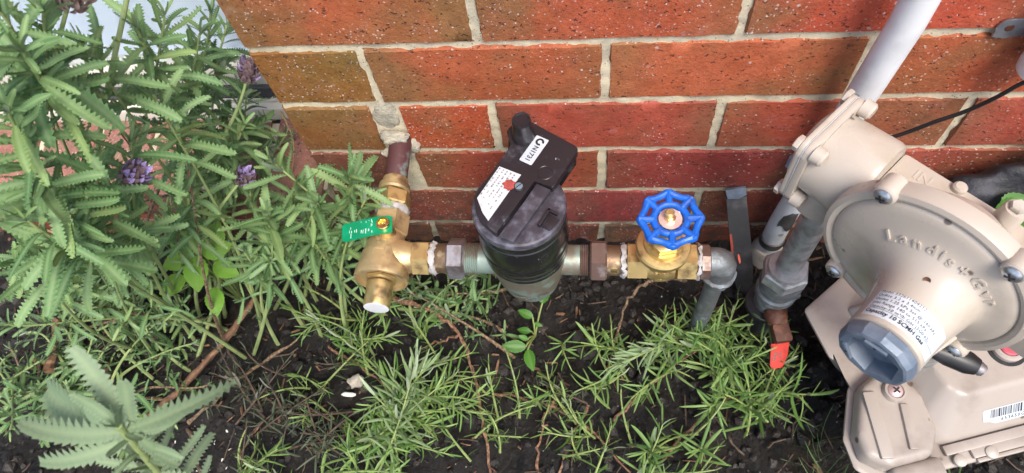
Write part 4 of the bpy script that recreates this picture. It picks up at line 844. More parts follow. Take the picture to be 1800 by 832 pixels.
mb = MB(); c0 = G(0.050, -0.030, -0.075); mb.tube([c0 + Vector((0, 0, 0.04)), c0, c0 + Vector((0, 0, -0.09))], 0.017, 24); mb.build('outlet_pipe', 'galv', rgl)
mb = MB(); mb.tube([G(0.045, 0.018, -0.058), G(0.058, 0.012, -0.060), G(0.073, 0.006, -0.062), G(0.080, 0.004, -0.062)], [0.0065, 0.0095, 0.0095, 0.007], 16); tb = mb.build('taped_joint', 'rubber', rgl)
mb = MB(); mb.lathe([(0.0060, 0), (0.0055, 0.004), (0.004, 0.006), (0.0, 0.0065)], zframe(G(0.080, 0.004, -0.062), ga), 16); mb.build('joint_end', 'nut_grey', tb)

# gas meter
M1, M2 = Vector((0.959, 0.285, 0)).normalized(), Vector((-0.285, 0.959, 0)).normalized()
GMM = basis((0.340, -0.298, 0), M1, M2, (0, 0, 1))
gm = thing('gas_meter', 'pinkish beige cast gas meter with barcode sticker below the regulator, lower right corner', 'gas meter', (0.40, -0.22, 0.07))
low = [(-0.072, -0.022), (-0.090, 0.000), (-0.088, 0.030), (-0.060, 0.078), (-0.046, 0.090), (-0.063, 0.116), (-0.066, 0.176), (0.014, 0.214), (0.28, 0.214), (0.28, -0.024)]
lowb = [(x * 0.84 + 0.016, y * 0.86 + 0.014) for x, y in low]
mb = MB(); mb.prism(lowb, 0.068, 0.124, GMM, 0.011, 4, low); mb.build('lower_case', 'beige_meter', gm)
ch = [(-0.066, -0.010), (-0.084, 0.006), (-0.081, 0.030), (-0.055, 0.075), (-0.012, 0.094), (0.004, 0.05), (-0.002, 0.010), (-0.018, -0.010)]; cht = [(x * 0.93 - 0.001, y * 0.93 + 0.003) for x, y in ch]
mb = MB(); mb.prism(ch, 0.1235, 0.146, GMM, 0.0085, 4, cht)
for x0, y0, x1, y1, w in ((-0.062, 0.000, -0.050, 0.066, 0.013), (-0.034, 0.002, -0.022, 0.046, 0.009)):
    d = Vector((x1 - x0, y1 - y0, 0)); mb.box(w, d.length, 0.006, GMM @ T((x0 + x1) / 2, (y0 + y1) / 2, 0.1468) @ Matrix.Rotation(math.atan2(d.y, d.x) - PI / 2, 4, 'Z'), 0.002)
mb.box(0.052, 0.022, 0.022, GMM @ T(-0.034, -0.018, 0.128), 0.008, 4); mb.build('side_case', 'beige_meter', gm)
mb = MB(); mb.lathe([(0.0125, 0.130), (0.0118, 0.148), (0.0105, 0.1520), (0.0082, 0.1522), (0.008, 0.1505), (0.0, 0.1505)], GMM @ T(-0.025, 0.060, 0), 28); sb = mb.build('screw_boss', 'beige_meter', gm)
cross_screw(GMM @ T(-0.025, 0.060, 0.1500), 0.0074, sb, 'wheel_disc')
dm = [(-0.016, 0.020), (-0.006, 0.006), (0.004, 0.0), (0.28, 0.0), (0.28, 0.165), (-0.020, 0.165), (-0.016, 0.05)]; dmt = [(0.016, 0.050), (0.022, 0.042), (0.030, 0.036), (0.27, 0.036), (0.27, 0.150), (0.012, 0.150), (0.014, 0.07)]
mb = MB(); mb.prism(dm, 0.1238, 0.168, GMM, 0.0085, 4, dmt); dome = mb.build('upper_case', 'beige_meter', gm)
mb = MB(); mb.box(0.276, 0.010, 0.0050, GMM @ T(0.140, -0.0045, 0.1272), 0.0014); mb.box(0.250, 0.010, 0.0045, GMM @ T(0.152, -0.0130, 0.1262), 0.0014); mb.box(0.250, 0.004, 0.009, GMM @ T(0.155, -0.0205, 0.1215), 0.0012); mb.build('flange_rail', 'beige_meter', gm)
for x in (0.045, 0.012, 0.15):
    mb = MB(); mb.lathe([(0.006, 0.1265), (0.006, 0.130), (0.004, 0.1315), (0.0, 0.1318)], GMM @ T(x, -0.0165, 0), 18); mb.build('rail_bolt', 'pvc_cream', gm)
mb = MB(); v_, f_ = text_geo('IN', 0.0135, 0.0006, 0.0002); mb.add(v_, f_, GMM @ T(0.040, 0.062, 0.1679)); mb.build('raised_lettering', 'beige_meter', dome)
mb = MB(); mb.lathe([(0.0150, 0.160), (0.0150, 0.1735), (0.0128, 0.1755), (0.0108, 0.1757), (0.0105, 0.1735), (0.0, 0.1735)], GMM @ T(0.090, 0.070, 0), 32); mb.box(0.10, 0.018, 0.010, GMM @ T(0.145, 0.068, 0.1710), 0.003); bz = mb.build('seal_housing', 'beige_meter', gm)
mb = MB(); mb.lathe([(0.0188, 0.1680), (0.0188, 0.1690), (0.0155, 0.1692)], GMM @ T(0.090, 0.070, 0), 32); mb.build('dark_ring', 'rubber', bz)  # flat dark ring around the foot of the seal housing
mb = MB(); mb.lathe([(0.0100, 0.1736), (0.0100, 0.1760), (0.0085, 0.1772), (0.0, 0.1772)], GMM @ T(0.090, 0.070, 0), 28); btn = mb.build('pink_seal', 'pink_button', gm)
mb = MB(); mb.lathe([(0.0052, 0.1770), (0.0056, 0.1777), (0.0060, 0.1770)], GMM @ T(0.090, 0.070, 0), 24); v_, f_ = text_geo('G', 0.006, 0.0003, 0, 'CENTER'); mb.add(v_, f_, GMM @ T(0.090, 0.068, 0.1775)); mb.build('seal_stamp', 'pink_button', btn)
blob = [(0.100 + 0.0042 * (1 + .25 * math.sin(3 * a)) * math.cos(a), 0.046 + 0.0040 * math.sin(a)) for a in [2 * PI * i / 16 for i in range(16)]]
mb = MB(); mb.prism(blob, 0.1680, 0.1686, GMM); mb.build('rust_spot', 'bark', dome)
sv = Vector((0, 0.036, 0.0442)).normalized(); nvv = Vector((1, 0, 0)).cross(sv)
LBM = GMM @ basis(Vector((0.046, 0.0125, 0.1391)) + nvv * 0.0002, (1, 0, 0), sv, nvv)
lp = [(0.0015, -0.001), (0.0, 0.011), (0.0015, 0.0128), (0.075, 0.0128), (0.075, -0.006), (0.014, -0.006), (0.008, -0.0025)]
mb = MB(); mb.prism(lp, 0.0, 0.0003, LBM); bl = mb.build('barcode_label', 'label_blue', gm)
mb = MB(); rg = random.Random(77); x = 0.009
while x < 0.066:
    w = rg.choice([.0005, .0005, .0009, .0014]); mb.box(w, 0.0105, 0.00008, LBM @ T(x, 0.0066, 0.00036)); x += w + rg.choice([.0005, .0006, .0011])
v_, f_ = text_geo('653650G', 0.0056, 0.00004, 0.0001, 'LEFT', 1.25); mb.add(v_, f_, LBM @ T(0.020, -0.0042, 0.00036)); mb.build('barcode', 'ink', bl)

# ------------------------------------------------------------------ other fixtures on the wall
cp = thing('conduit_pipe', 'white plastic pipe standing upright against the wall behind the regulator', 'pipe', (0.238, -0.035, 0.0))
mb = MB(); mb.tube([(0.2225, -0.020, -0.04), (0.2237, -0.020, 0.10), (0.231, -0.026, 0.25), (0.2385, -0.035, 0.45), (0.239, -0.035, 1.15)], 0.0140, 28); mb.build('pipe', 'pvc', cp)
mb = MB(); mb.lathe([(0.0142, 0.062), (0.0158, 0.061), (0.0160, 0.049), (0.0142, 0.047)], T(0.2232, -0.020, 0), 28); mb.build('dark_band', 'stake_grey', cp)
mb = MB(); mb.lathe([(0.0205, -0.03), (0.0205, 0.028), (0.0165, 0.034), (0.0142, 0.0345)], T(0.2230, -0.020, 0), 28); mb.build('base_socket', 'pvc_cream', cp)
pt = [(0.2255 + 0.0146 * math.cos(a) , -0.0213 + 0.0146 * math.sin(a)) for a in np.linspace(R(225), R(300), 8)]
mb = MB(); mb.add([(x, y, 0.108 + 0.006 * math.sin(i * .9)) for i, (x, y) in enumerate(pt)] + [(x, y, 0.132 + 0.004 * i - (0.012 if i in (0, 7) else 0)) for i, (x, y) in enumerate(pt)], [(i, i + 1, 9 + i, 8 + i) for i in range(7)]); mb.build('dark_stain', 'stake_grey', cp)
ca = thing('black_cable', 'thin black cable running up the bricks to the clamp at the right edge', 'cable', (0.32, -0.02, 0.25))
mb = MB(); mb.tube(spline([(0.235, -0.012, 0.20), (0.262, -0.010, 0.238), (0.303, -0.014, 0.272), (0.326, -0.018, 0.299), (0.346, -0.022, 0.322), (0.362, -0.030, 0.362), (0.372, -0.030, 0.40), (0.376, -0.028, 0.60)], 5), 0.0021, 10); mb.build('sheath', 'cable', ca)
sdl = thing('pipe_saddle', 'grey metal saddle clamp screwed to the wall at the top right edge', 'clamp', (0.36, 0.0, 0.41))
pl = [(0.333, 0.398)] + [(0.3415 + 0.0095 * math.cos(a), 0.4085 + 0.0095 * math.sin(a)) for a in np.linspace(R(215), R(85), 8)] + [(0.36, 0.4185), (0.36, 0.398), (0.350, 0.3985), (0.345, 0.396)]
sM = basis((0, -0.0015, 0), (1, 0, 0), (0, 0, 1), (0, -1, 0))
mb = MB(); mb.prism(pl, 0, 0.0022, sM, 0.0004); ear = mb.build('clamp_ear', 'steel_clamp', sdl)
mb = MB(); b0, b1 = [], []
for i in range(15):
    a = R(200 - 220 * i / 14); b0.append((0.378 + 0.0225 * math.cos(a), -0.024 - 0.0225 * math.sin(a)))
mb.add([(x, y, 0.398) for x, y in b0] + [(x, y, 0.4185) for x, y in b0] + [(0.378 + (x - 0.378) * .92, -0.024 + (y + 0.024) * .92, 0.398) for x, y in b0] + [(0.378 + (x - 0.378) * .92, -0.024 + (y + 0.024) * .92, 0.4185) for x, y in b0],
       [(i, i + 1, 16 + i, 15 + i) for i in range(14)] + [(30 + i, 45 + i, 46 + i, 31 + i) for i in range(14)] + [(15 + i, 16 + i, 46 + i, 45 + i) for i in range(14)] + [(i, 30 + i, 31 + i, i + 1) for i in range(14)]); mb.build('clamp_band', 'steel_clamp', sdl)
mb = MB(); mb.lathe([(0.0, 0.0006), (0.0035, 0.0004), (0.0038, 0.0)], sM @ T(0.3425, 0.4085, 0.0022), 16); mb.build('rusty_screw', 'rust', ear)
wp2 = thing('white_socket', 'white plastic socket hanging below the saddle clamp at the right edge', 'pipe', (0.378, -0.024, 0.38))
mb = MB(); mb.lathe([(0.0, 0.374), (0.0150, 0.374), (0.0195, 0.377), (0.0204, 0.384), (0.0204, 0.430)], T(0.378, -0.024, 0), 32); mb.build('socket', 'pvc', wp2)
mb = MB(); mb.tube([(0.378, -0.024, 0.430), (0.378, -0.024, 0.60)], 0.0175, 24); mb.build('dark_pipe', 'poly_black', wp2)
st = thing('garden_stake', 'flat dark grey tapered stake with blue grey tip leaning against the wall', 'stake', (0.197, -0.09, 0.0))
p0, p1 = Vector((0.160, -0.004, 0.152)), Vector((0.196, -0.092, -0.02)); dv = (p1 - p0).normalized(); sv_ = Vector((1, 0, 0)) - dv * dv.x; sv_.normalize(); nv_ = sv_.cross(dv)
SMx = basis(p0, sv_, dv, nv_.normalized()); L = (p1 - p0).length
mb = MB(); mb.prism([(-0.0115, 0.012), (0.0125, 0.012), (0.0145, L * 0.5), (0.0135, L * 0.72), (0.002, L), (-0.002, L), (-0.0105, L * 0.72), (-0.0115, L * 0.5)], -0.0018, 0.0018, SMx, 0.0006); mb.build('blade', 'stake_grey', st)
mb = MB(); mb.prism([(-0.0118, -0.001), (0.0125, -0.001), (0.0128, 0.010), (0.003, 0.014), (-0.0100, 0.0115)], -0.0026, 0.0026, SMx, 0.0008); mb.build('blue_tip', 'stake_top', st)
mb = MB(); mb.prism([(-0.0114, L * .33), (-0.0086, L * .33), (-0.0080, L * .42), (-0.0092, L * .55), (-0.0110, L * .55)], -0.0022, 0.0022, SMx, 0.0004); mb.build('red_paint', 'orange_dot', st)
pb = thing('plastic_sheet', 'crumpled black plastic sheet behind the regulator at the right edge', 'plastic sheet', (0.42, -0.05, 0.2))
b = bmesh.new(); bmesh.ops.create_icosphere(b, subdivisions=4, radius=1.0)
for v in b.verts:
    p = v.co.copy(); d = 1 + 0.55 * (float(vn(p.x * 2.2 + 5, p.z * 2.2 + p.y * 1.5, 4)) - .5) + 0.22 * (float(vn(p.x * 6, p.z * 6 + p.y * 5, 8)) - .5); v.co = Vector((p.x * 0.080, p.y * 0.030, p.z * 0.058)) * d
mb = MB(); mb.bm(b, T(0.458, -0.043, 0.196)); mb.tube([(0.46, -0.045, 0.24), (0.47, -0.045, 0.27), (0.50, -0.03, 0.30)], [0.03, 0.018, 0.008], 10); mb.tube([(0.452, -0.047, 0.16), (0.452, -0.05, 0.08), (0.452, -0.05, -0.02)], [0.05, 0.04, 0.045], 14); mb.build('sheet', 'poly_black', pb, None, 60)

# ------------------------------------------------------------------ plants: places of shoot tips and stems in metres
LAV_A=[(-0.358,-0.186,0.597,44),(-0.375,-0.214,0.573,44),(-0.364,-0.191,0.549,42),(-0.391,-0.224,0.524,42),(-0.365,-0.188,0.517,40),(-0.372,-0.165,0.61,44),(-0.37,-0.142,0.588,42),(-0.379,-0.128,0.54,40),(-0.382,-0.071,0.502,38),(-0.385,-0.032,0.478,38),(-0.389,-0.001,0.426,36),(-0.375,-0.111,0.468,40),(-0.382,-0.06,0.428,38),(-0.397,0.016,0.368,36),(-0.39,0.031,0.421,36),(-0.377,-0.128,0.505,38),(-0.397,-0.102,0.407,38),(-0.393,-0.149,0.45,40),(-0.401,-0.201,0.469,40),(-0.421,-0.221,0.45,44),(-0.42,-0.242,0.484,40),(-0.411,-0.194,0.428,38),(-0.424,-0.145,0.377,36),(-0.417,-0.102,0.342,36),(-0.388,-0.068,0.333,36),(-0.371,-0.046,0.342,38),(-0.405,0.02,0.314,36),(-0.403,0.023,0.258,34),(-0.424,0.099,0.348,34),(-0.45,0.028,0.29,36),(-0.456,0.056,0.34,36),(-0.441,0.099,0.259,34),(-0.414,0.013,0.22,32),(-0.406,0.044,0.201,32),(-0.434,-0.178,0.36,36),(-0.467,-0.209,0.371,36),(-0.466,-0.227,0.407,38),(-0.44,-0.119,0.29,34),(-0.423,-0.13,0.247,34),(-0.458,-0.151,0.286,34),(-0.495,-0.237,0.406,36),(-0.594,-0.218,0.269,30),(-0.638,-0.235,0.244,30),(-0.588,-0.192,0.248,30),(-0.436,-0.221,0.497,40),(-0.404,-0.135,0.539,40),(-0.382,-0.089,0.538,38),(-0.399,-0.177,0.562,42),(-0.423,-0.109,0.442,36),(-0.435,-0.036,0.368,36),(-0.437,-0.169,0.457,38),(-0.428,-0.192,0.512,40),(-0.438,-0.024,0.421,36),(-0.452,-0.139,0.406,36),(-0.446,-0.026,0.307,34),(-0.465,-0.078,0.327,34),(-0.487,-0.184,0.41,36),(-0.497,-0.169,0.306,34)]
LAV_B=[(-0.342,-0.078,0.321,40),(-0.351,-0.121,0.288,42),(-0.302,-0.103,0.279,40),(-0.263,-0.086,0.306,42),(-0.343,-0.069,0.258,36),(-0.257,-0.083,0.261,36),(-0.394,-0.078,0.26,36),(-0.41,-0.129,0.212,34),(-0.361,-0.117,0.211,34),(-0.449,-0.151,0.171,32),(-0.339,-0.103,0.205,34),(-0.502,-0.17,0.123,28),(-0.3,-0.079,0.224,34),(-0.347,-0.098,0.231,34),(-0.392,-0.113,0.229,34),(-0.324,-0.083,0.19,32)]
LAV_LOW=[(-0.739,-0.224,0.06,0.06),(-0.691,-0.258,0.05,0.05),(-0.734,-0.275,0.08,0.08),(-0.584,-0.151,0.05,0.05),(-0.754,-0.164,0.04,0.04),(-0.672,-0.191,0.03,0.03),(-0.545,-0.187,0.04,0.04),(-0.788,-0.209,0.06,0.06),(-0.658,-0.279,0.05,0.05),(-0.7,-0.298,0.06,0.06),(-0.62,-0.169,0.03,0.03),(-0.603,-0.323,0.03,0.03),(-0.705,-0.321,0.1,0.1),(-0.712,-0.221,0.03,0.03),(-0.773,-0.184,0.06,0.06)]
LAV_LOW2=[(-0.243,-0.093,0.05),(-0.209,-0.109,0.05),(-0.174,-0.098,0.08),(-0.24,-0.118,0.03),(-0.248,-0.118,0.08)]
ROS_R=[((0.054,-0.158,0.03),(0.082,-0.135,0.08),24),((0.089,-0.172,0.03),(0.091,-0.15,0.09),26),((0.003,-0.187,0.02),(-0.008,-0.167,0.07),24),((0.01,-0.175,0.03),(-0.025,-0.178,0.08),24),((0.091,-0.157,0.05),(0.033,-0.198,0.08),30),((0.133,-0.167,0.02),(0.126,-0.137,0.08),22),((0.16,-0.155,0.03),(0.168,-0.117,0.08),22),((0.191,-0.15,0.02),(0.196,-0.143,0.08),22),((0.202,-0.18,0.02),(0.18,-0.158,0.07),22),((0.124,-0.197,0.02),(0.096,-0.203,0.08),26),((0.143,-0.219,0.02),(0.155,-0.201,0.08),26),((0.169,-0.239,0.02),(0.165,-0.211,0.09),30),((0.175,-0.245,0.02),(0.139,-0.235,0.08),30),((0.215,-0.219,0.03),(0.243,-0.234,0.09),30),((0.21,-0.23,0.02),(0.227,-0.212,0.08),26),((0.192,-0.21,0.02),(0.215,-0.193,0.06),24),((0.1,-0.255,0.02),(0.084,-0.229,0.05),22),((0.078,-0.29,0.02),(0.071,-0.272,0.07),28),((0.091,-0.303,0.02),(0.108,-0.299,0.07),26),((0.071,-0.297,0.02),(0.048,-0.306,0.06),26),((0.084,-0.316,0.02),(0.095,-0.332,0.08),24),((-0.004,-0.214,0.01),(-0.032,-0.233,0.05),22),((0.018,-0.228,0.01),(0.023,-0.213,0.06),24),((0.039,-0.241,0.01),(0.057,-0.23,0.05),22),((-0.025,-0.258,0.01),(-0.046,-0.234,0.05),20),((-0.039,-0.28,0.01),(-0.064,-0.283,0.05),22),((-0.068,-0.26,0.01),(-0.087,-0.249,0.05),20),((0.053,-0.188,0.03),(0.009,-0.209,0.08),26),((0.067,-0.214,0.02),(0.036,-0.241,0.06),24),((0.126,-0.141,0.03),(0.152,-0.151,0.08),22),((0.109,-0.167,0.04),(0.07,-0.172,0.09),26),((0.144,-0.185,0.03),(0.116,-0.178,0.09),26),((0.164,-0.199,0.03),(0.188,-0.186,0.08),24),((0.133,-0.268,0.02),(0.125,-0.251,0.06),26),((-0.115,-0.203,0.01),(-0.119,-0.185,0.05),18),((-0.136,-0.226,0.01),(-0.142,-0.198,0.04),18),((0.104,-0.129,0.04),(0.125,-0.13,0.09),20),((-0.026,-0.192,0.01),(-0.04,-0.198,0.05),20),((-0.01,-0.312,0.01),(-0.024,-0.299,0.04),20),((0.017,-0.291,0.01),(0.013,-0.27,0.04),20),((0.197,-0.224,0.02),(0.197,-0.249,0.04),24)]
ROS_L=[((-0.244,-0.273,0.02),(-0.218,-0.209,0.13),32),((-0.244,-0.275,0.03),(-0.172,-0.225,0.1),30),((-0.248,-0.273,0.02),(-0.269,-0.256,0.1),32),((-0.242,-0.268,0.03),(-0.206,-0.226,0.12),30),((-0.246,-0.279,0.03),(-0.25,-0.221,0.1),32),((-0.24,-0.277,0.02),(-0.134,-0.243,0.07),26),((-0.243,-0.28,0.02),(-0.187,-0.284,0.06),26),((-0.253,-0.291,0.02),(-0.245,-0.319,0.06),28),((-0.259,-0.299,0.02),(-0.284,-0.313,0.05),28),((-0.29,-0.334,0.02),(-0.302,-0.315,0.06),28),((-0.296,-0.341,0.02),(-0.242,-0.339,0.06),28),((-0.349,-0.174,0.02),(-0.419,-0.134,0.06),26),((-0.359,-0.166,0.02),(-0.372,-0.149,0.06),22),((-0.338,-0.149,0.02),(-0.347,-0.136,0.05),22),((-0.316,-0.153,0.01),(-0.312,-0.136,0.06),22),((-0.276,-0.131,0.02),(-0.287,-0.147,0.06),20),((-0.245,-0.143,0.01),(-0.253,-0.138,0.06),20),((-0.211,-0.158,0.01),(-0.221,-0.142,0.05),20),((-0.2,-0.19,0.01),(-0.163,-0.187,0.05),20),((-0.203,-0.229,0.01),(-0.146,-0.216,0.05),22),((-0.186,-0.25,0.01),(-0.135,-0.265,0.05),22),((-0.213,-0.254,0.02),(-0.159,-0.253,0.08),24),((-0.26,-0.241,0.02),(-0.299,-0.209,0.06),22),((-0.131,-0.284,0.01),(-0.142,-0.259,0.05),20),((-0.108,-0.304,0.01),(-0.121,-0.283,0.04),18),((-0.422,-0.329,0.01),(-0.397,-0.316,0.04),22),((-0.421,-0.332,0.01),(-0.435,-0.329,0.03),22),((-0.272,-0.263,0.02),(-0.286,-0.269,0.07),26),((-0.22,-0.302,0.01),(-0.179,-0.314,0.05),22),((-0.388,-0.142,0.02),(-0.4,-0.167,0.04),20),((-0.327,-0.165,0.02),(-0.268,-0.17,0.06),22),((-0.151,-0.306,0.01),(-0.16,-0.294,0.05),20)]
ROS_K=[((-0.468,-0.238,0.01),(-0.506,-0.194,0.04),20),((-0.46,-0.238,0.01),(-0.478,-0.209,0.04),18),((-0.442,-0.245,0.01),(-0.41,-0.21,0.05),20),((-0.415,-0.259,0.01),(-0.433,-0.23,0.04),20),((-0.398,-0.266,0.01),(-0.36,-0.243,0.04),20),((-0.363,-0.28,0.01),(-0.374,-0.251,0.04),18),((-0.338,-0.293,0.01),(-0.31,-0.27,0.04),18),((-0.362,-0.287,0.01),(-0.319,-0.317,0.03),18),((-0.396,-0.273,0.01),(-0.396,-0.307,0.03),18),((-0.478,-0.231,0.01),(-0.511,-0.222,0.03),16),((-0.349,-0.195,0.01),(-0.372,-0.202,0.03),16),((-0.323,-0.292,0.01),(-0.287,-0.288,0.03),16),((-0.427,-0.275,0.01),(-0.442,-0.292,0.02),16),((-0.373,-0.309,0.01),(-0.336,-0.304,0.03),16),((-0.04,-0.23,0.01),(-0.068,-0.222,0.03),18),((0.044,-0.31,0.01),(0.03,-0.294,0.03),18),((-0.331,-0.328,0.01),(-0.338,-0.313,0.04),18)]
TW=[[(-0.279,-0.114,0.05),(-0.223,-0.131,0.045),(-0.184,-0.161,0.04),(-0.165,-0.203,0.03),(-0.147,-0.266,0.02),(-0.134,-0.332,0.012)],[(-0.184,-0.162,0.04),(-0.214,-0.166,0.03),(-0.238,-0.175,0.02)],[(-0.372,-0.173,0.015),(-0.315,-0.202,0.012),(-0.262,-0.24,0.015),(-0.243,-0.275,0.02)],[(0.105,-0.104,0.1),(0.064,-0.105,0.1),(0.037,-0.116,0.08),(0.023,-0.139,0.04),(0.01,-0.185,0.015)],[(-0.135,-0.227,0.012),(-0.069,-0.239,0.012),(-0.011,-0.272,0.012),(0.034,-0.317,0.012)],[(-0.051,-0.223,0.012),(-0.068,-0.254,0.014),(-0.077,-0.296,0.014),(-0.072,-0.329,0.012)],[(0.011,-0.184,0.012),(-0.004,-0.222,0.012),(-0.032,-0.273,0.014),(-0.051,-0.328,0.014)],[(0.017,-0.257,0.014),(0.053,-0.222,0.02),(0.103,-0.179,0.03),(0.168,-0.147,0.03)],[(0.064,-0.31,0.014),(0.12,-0.255,0.02),(0.171,-0.218,0.02),(0.215,-0.219,0.03)],[(-0.507,-0.137,0.02),(-0.449,-0.175,0.015),(-0.514,-0.203,0.02)],[(-0.602,-0.288,0.02),(-0.544,-0.223,0.03),(-0.502,-0.171,0.045),(-0.468,-0.118,0.06)],[(-0.541,-0.284,0.015),(-0.48,-0.217,0.015),(-0.416,-0.168,0.02)],[(-0.512,-0.179,0.02),(-0.469,-0.231,0.012),(-0.397,-0.267,0.012),(-0.321,-0.296,0.012),(-0.232,-0.344,0.012)],[(-0.459,-0.327,0.012),(-0.452,-0.298,0.012),(-0.44,-0.276,0.012)],[(-0.542,-0.291,0.01),(-0.52,-0.323,0.01),(-0.501,-0.357,0.012)],[(-0.741,-0.228,0.05),(-0.749,-0.188,0.05),(-0.75,-0.159,0.06)],[(-0.723,-0.248,0.012),(-0.741,-0.193,0.015)],[(-0.805,-0.039,0.1),(-0.678,-0.049,0.1),(-0.558,-0.041,0.12),(-0.53,-0.034,0.13)],[(-0.384,0.038,0.26),(-0.392,0.027,0.2),(-0.437,-0.004,0.08)],[(0.154,-0.272,0.012),(0.172,-0.291,0.012)],[(0.162,-0.254,0.01),(0.135,-0.233,0.02)]]
# toothed lavender leaf, length 1 along +y, normal +z
def lav_leaf(seed, teeth=13, width=0.165, curl=0.1, fold=0.25, twist=0.0, side=0.0):
    rg = random.Random(seed); n = teeth * 2; vs, fs, rib = [], [], []
    for i in range(n + 1):
        t = i / n
        w = width * 0.5 * min(1.0, 0.30 + 0.70 * (t / 0.34) ** 0.9) * math.sqrt(max(0.02, 1 - max(0, (t - 0.74) / 0.27) ** 2.4))
        tooth = (i % 2 == 1)
        zc = curl * (t * t) * -1.0 + 0.02 * math.sin(6 * t + seed); yb = t * (1 - 0.12 * abs(curl))
        tw = twist * t
        wo = w * (1.20 if tooth else 0.68) * rg.uniform(0.93, 1.07); cor = 0.020 if tooth else -0.028
        for sgn, fr in ((-1, 1.0), (-1, 0.5), (1, 0.0), (1, 0.5), (1, 1.0)):
            x = sgn * fr * (wo if fr == 1.0 else w); z = zc + abs(x) * fold * (1.0 if fr < 1 else 0.45) + cor * (0.45 if fr == 0.5 else (0.9 if fr == 1 else 0.0))
            xx = x * math.cos(tw) - (z - zc) * math.sin(tw); zz = zc + x * math.sin(tw) + (z - zc) * math.cos(tw)
            vs.append((xx + side * t * t, yb + (0.022 if fr == 1 else 0.008 * (fr > 0)), zz)); rib.append(1.0 if fr == 0 else (0.22 if tooth else 0.0) if fr == .5 else (0.55 if tooth else 0.05))
    for i in range(n):
        for k in range(4): a = i * 5 + k; fs.append((a, a + 1, a + 6, a + 5))
    return vs, fs, rib
def plain_leaf(seed, width=0.5, curl=0.15, fold=0.15, teeth=8):
    n = teeth * 2; vs, fs, rib = [], [], []
    for i in range(n + 1):
        t = i / n; w = width * 0.5 * (math.sin(PI * min(1, t * 0.97 + 0.03) ** 0.85) ** 0.8); w *= (1.06 if i % 2 else 0.97)
        zc = -curl * t * t
        for f in (-1, -.5, 0, .5, 1):
            vs.append((f * w, t, zc + abs(f) * w * fold + (0.012 if i % 2 and abs(f) == .5 else 0))); rib.append(1.0 if f == 0 else 0.0)
    for i in range(n):
        for k in range(4): a = i * 5 + k; fs.append((a, a + 1, a + 6, a + 5))
    return vs, fs, rib
def needle(seed, curl=0.12, width=0.11):
    vs, fs, rib = [], [], []
    for i, t in enumerate((0, 0.25, 0.6, 0.88, 1.0)):
        w = width * 0.5 * (0.55, 1.0, 1.0, 0.72, 0.12)[i]
        for f in (-1, 0, 1): vs.append((f * w, t, -curl * t * t - abs(f) * w * 0.5)); rib.append(1.0 if f == 0 else 0.0)
    for i in range(4):
        for k in range(2): a = i * 3 + k; fs.append((a, a + 1, a + 4, a + 3))
    return vs, fs, rib
def mesh_of(name, geo, mat):
    me = bpy.data.meshes.new(name); me.from_pydata(geo[0], [], geo[1]); a = me.attributes.new('rib', 'FLOAT', 'POINT'); a.data.foreach_set('value', geo[2])
    me.materials.append(MT[mat]); finish(me, 180); return me
LG = [lav_leaf(i, 14 + (i % 3), 0.150 + 0.014 * (i % 4), (-0.15, 0.08, 0.26, 0.48, 0.15, 0.02, 0.36, 0.70)[i], 0.15 + 0.14 * (i % 3), (0, .5, -.5, .3, -.9, .9, 0, -.4)[i], (0.05, -0.10, 0.12, 0, 0.16, -0.14, -0.06, 0.08)[i]) for i in range(8)]
LAVM = {k: [mesh_of('leaf', g, k) for g in LG] for k in ('lav_leaf', 'lav_leaf_pale')}
NG = [needle(i, (0.10, 0.32, 0.60, -0.32)[i], (0.095, 0.115, 0.085, 0.13)[i]) for i in range(4)]
def leaf_frame(o, d, nrm, L):
    d = Vector(d).normalized(); nrm = Vector(nrm); nrm = nrm - d * nrm.dot(d)
    if nrm.length < 1e-4: nrm = Vector((1, 0, 0)) - d * d.x
    nrm.normalize(); x = d.cross(nrm); return basis(o, x * L, d * L, nrm * L)
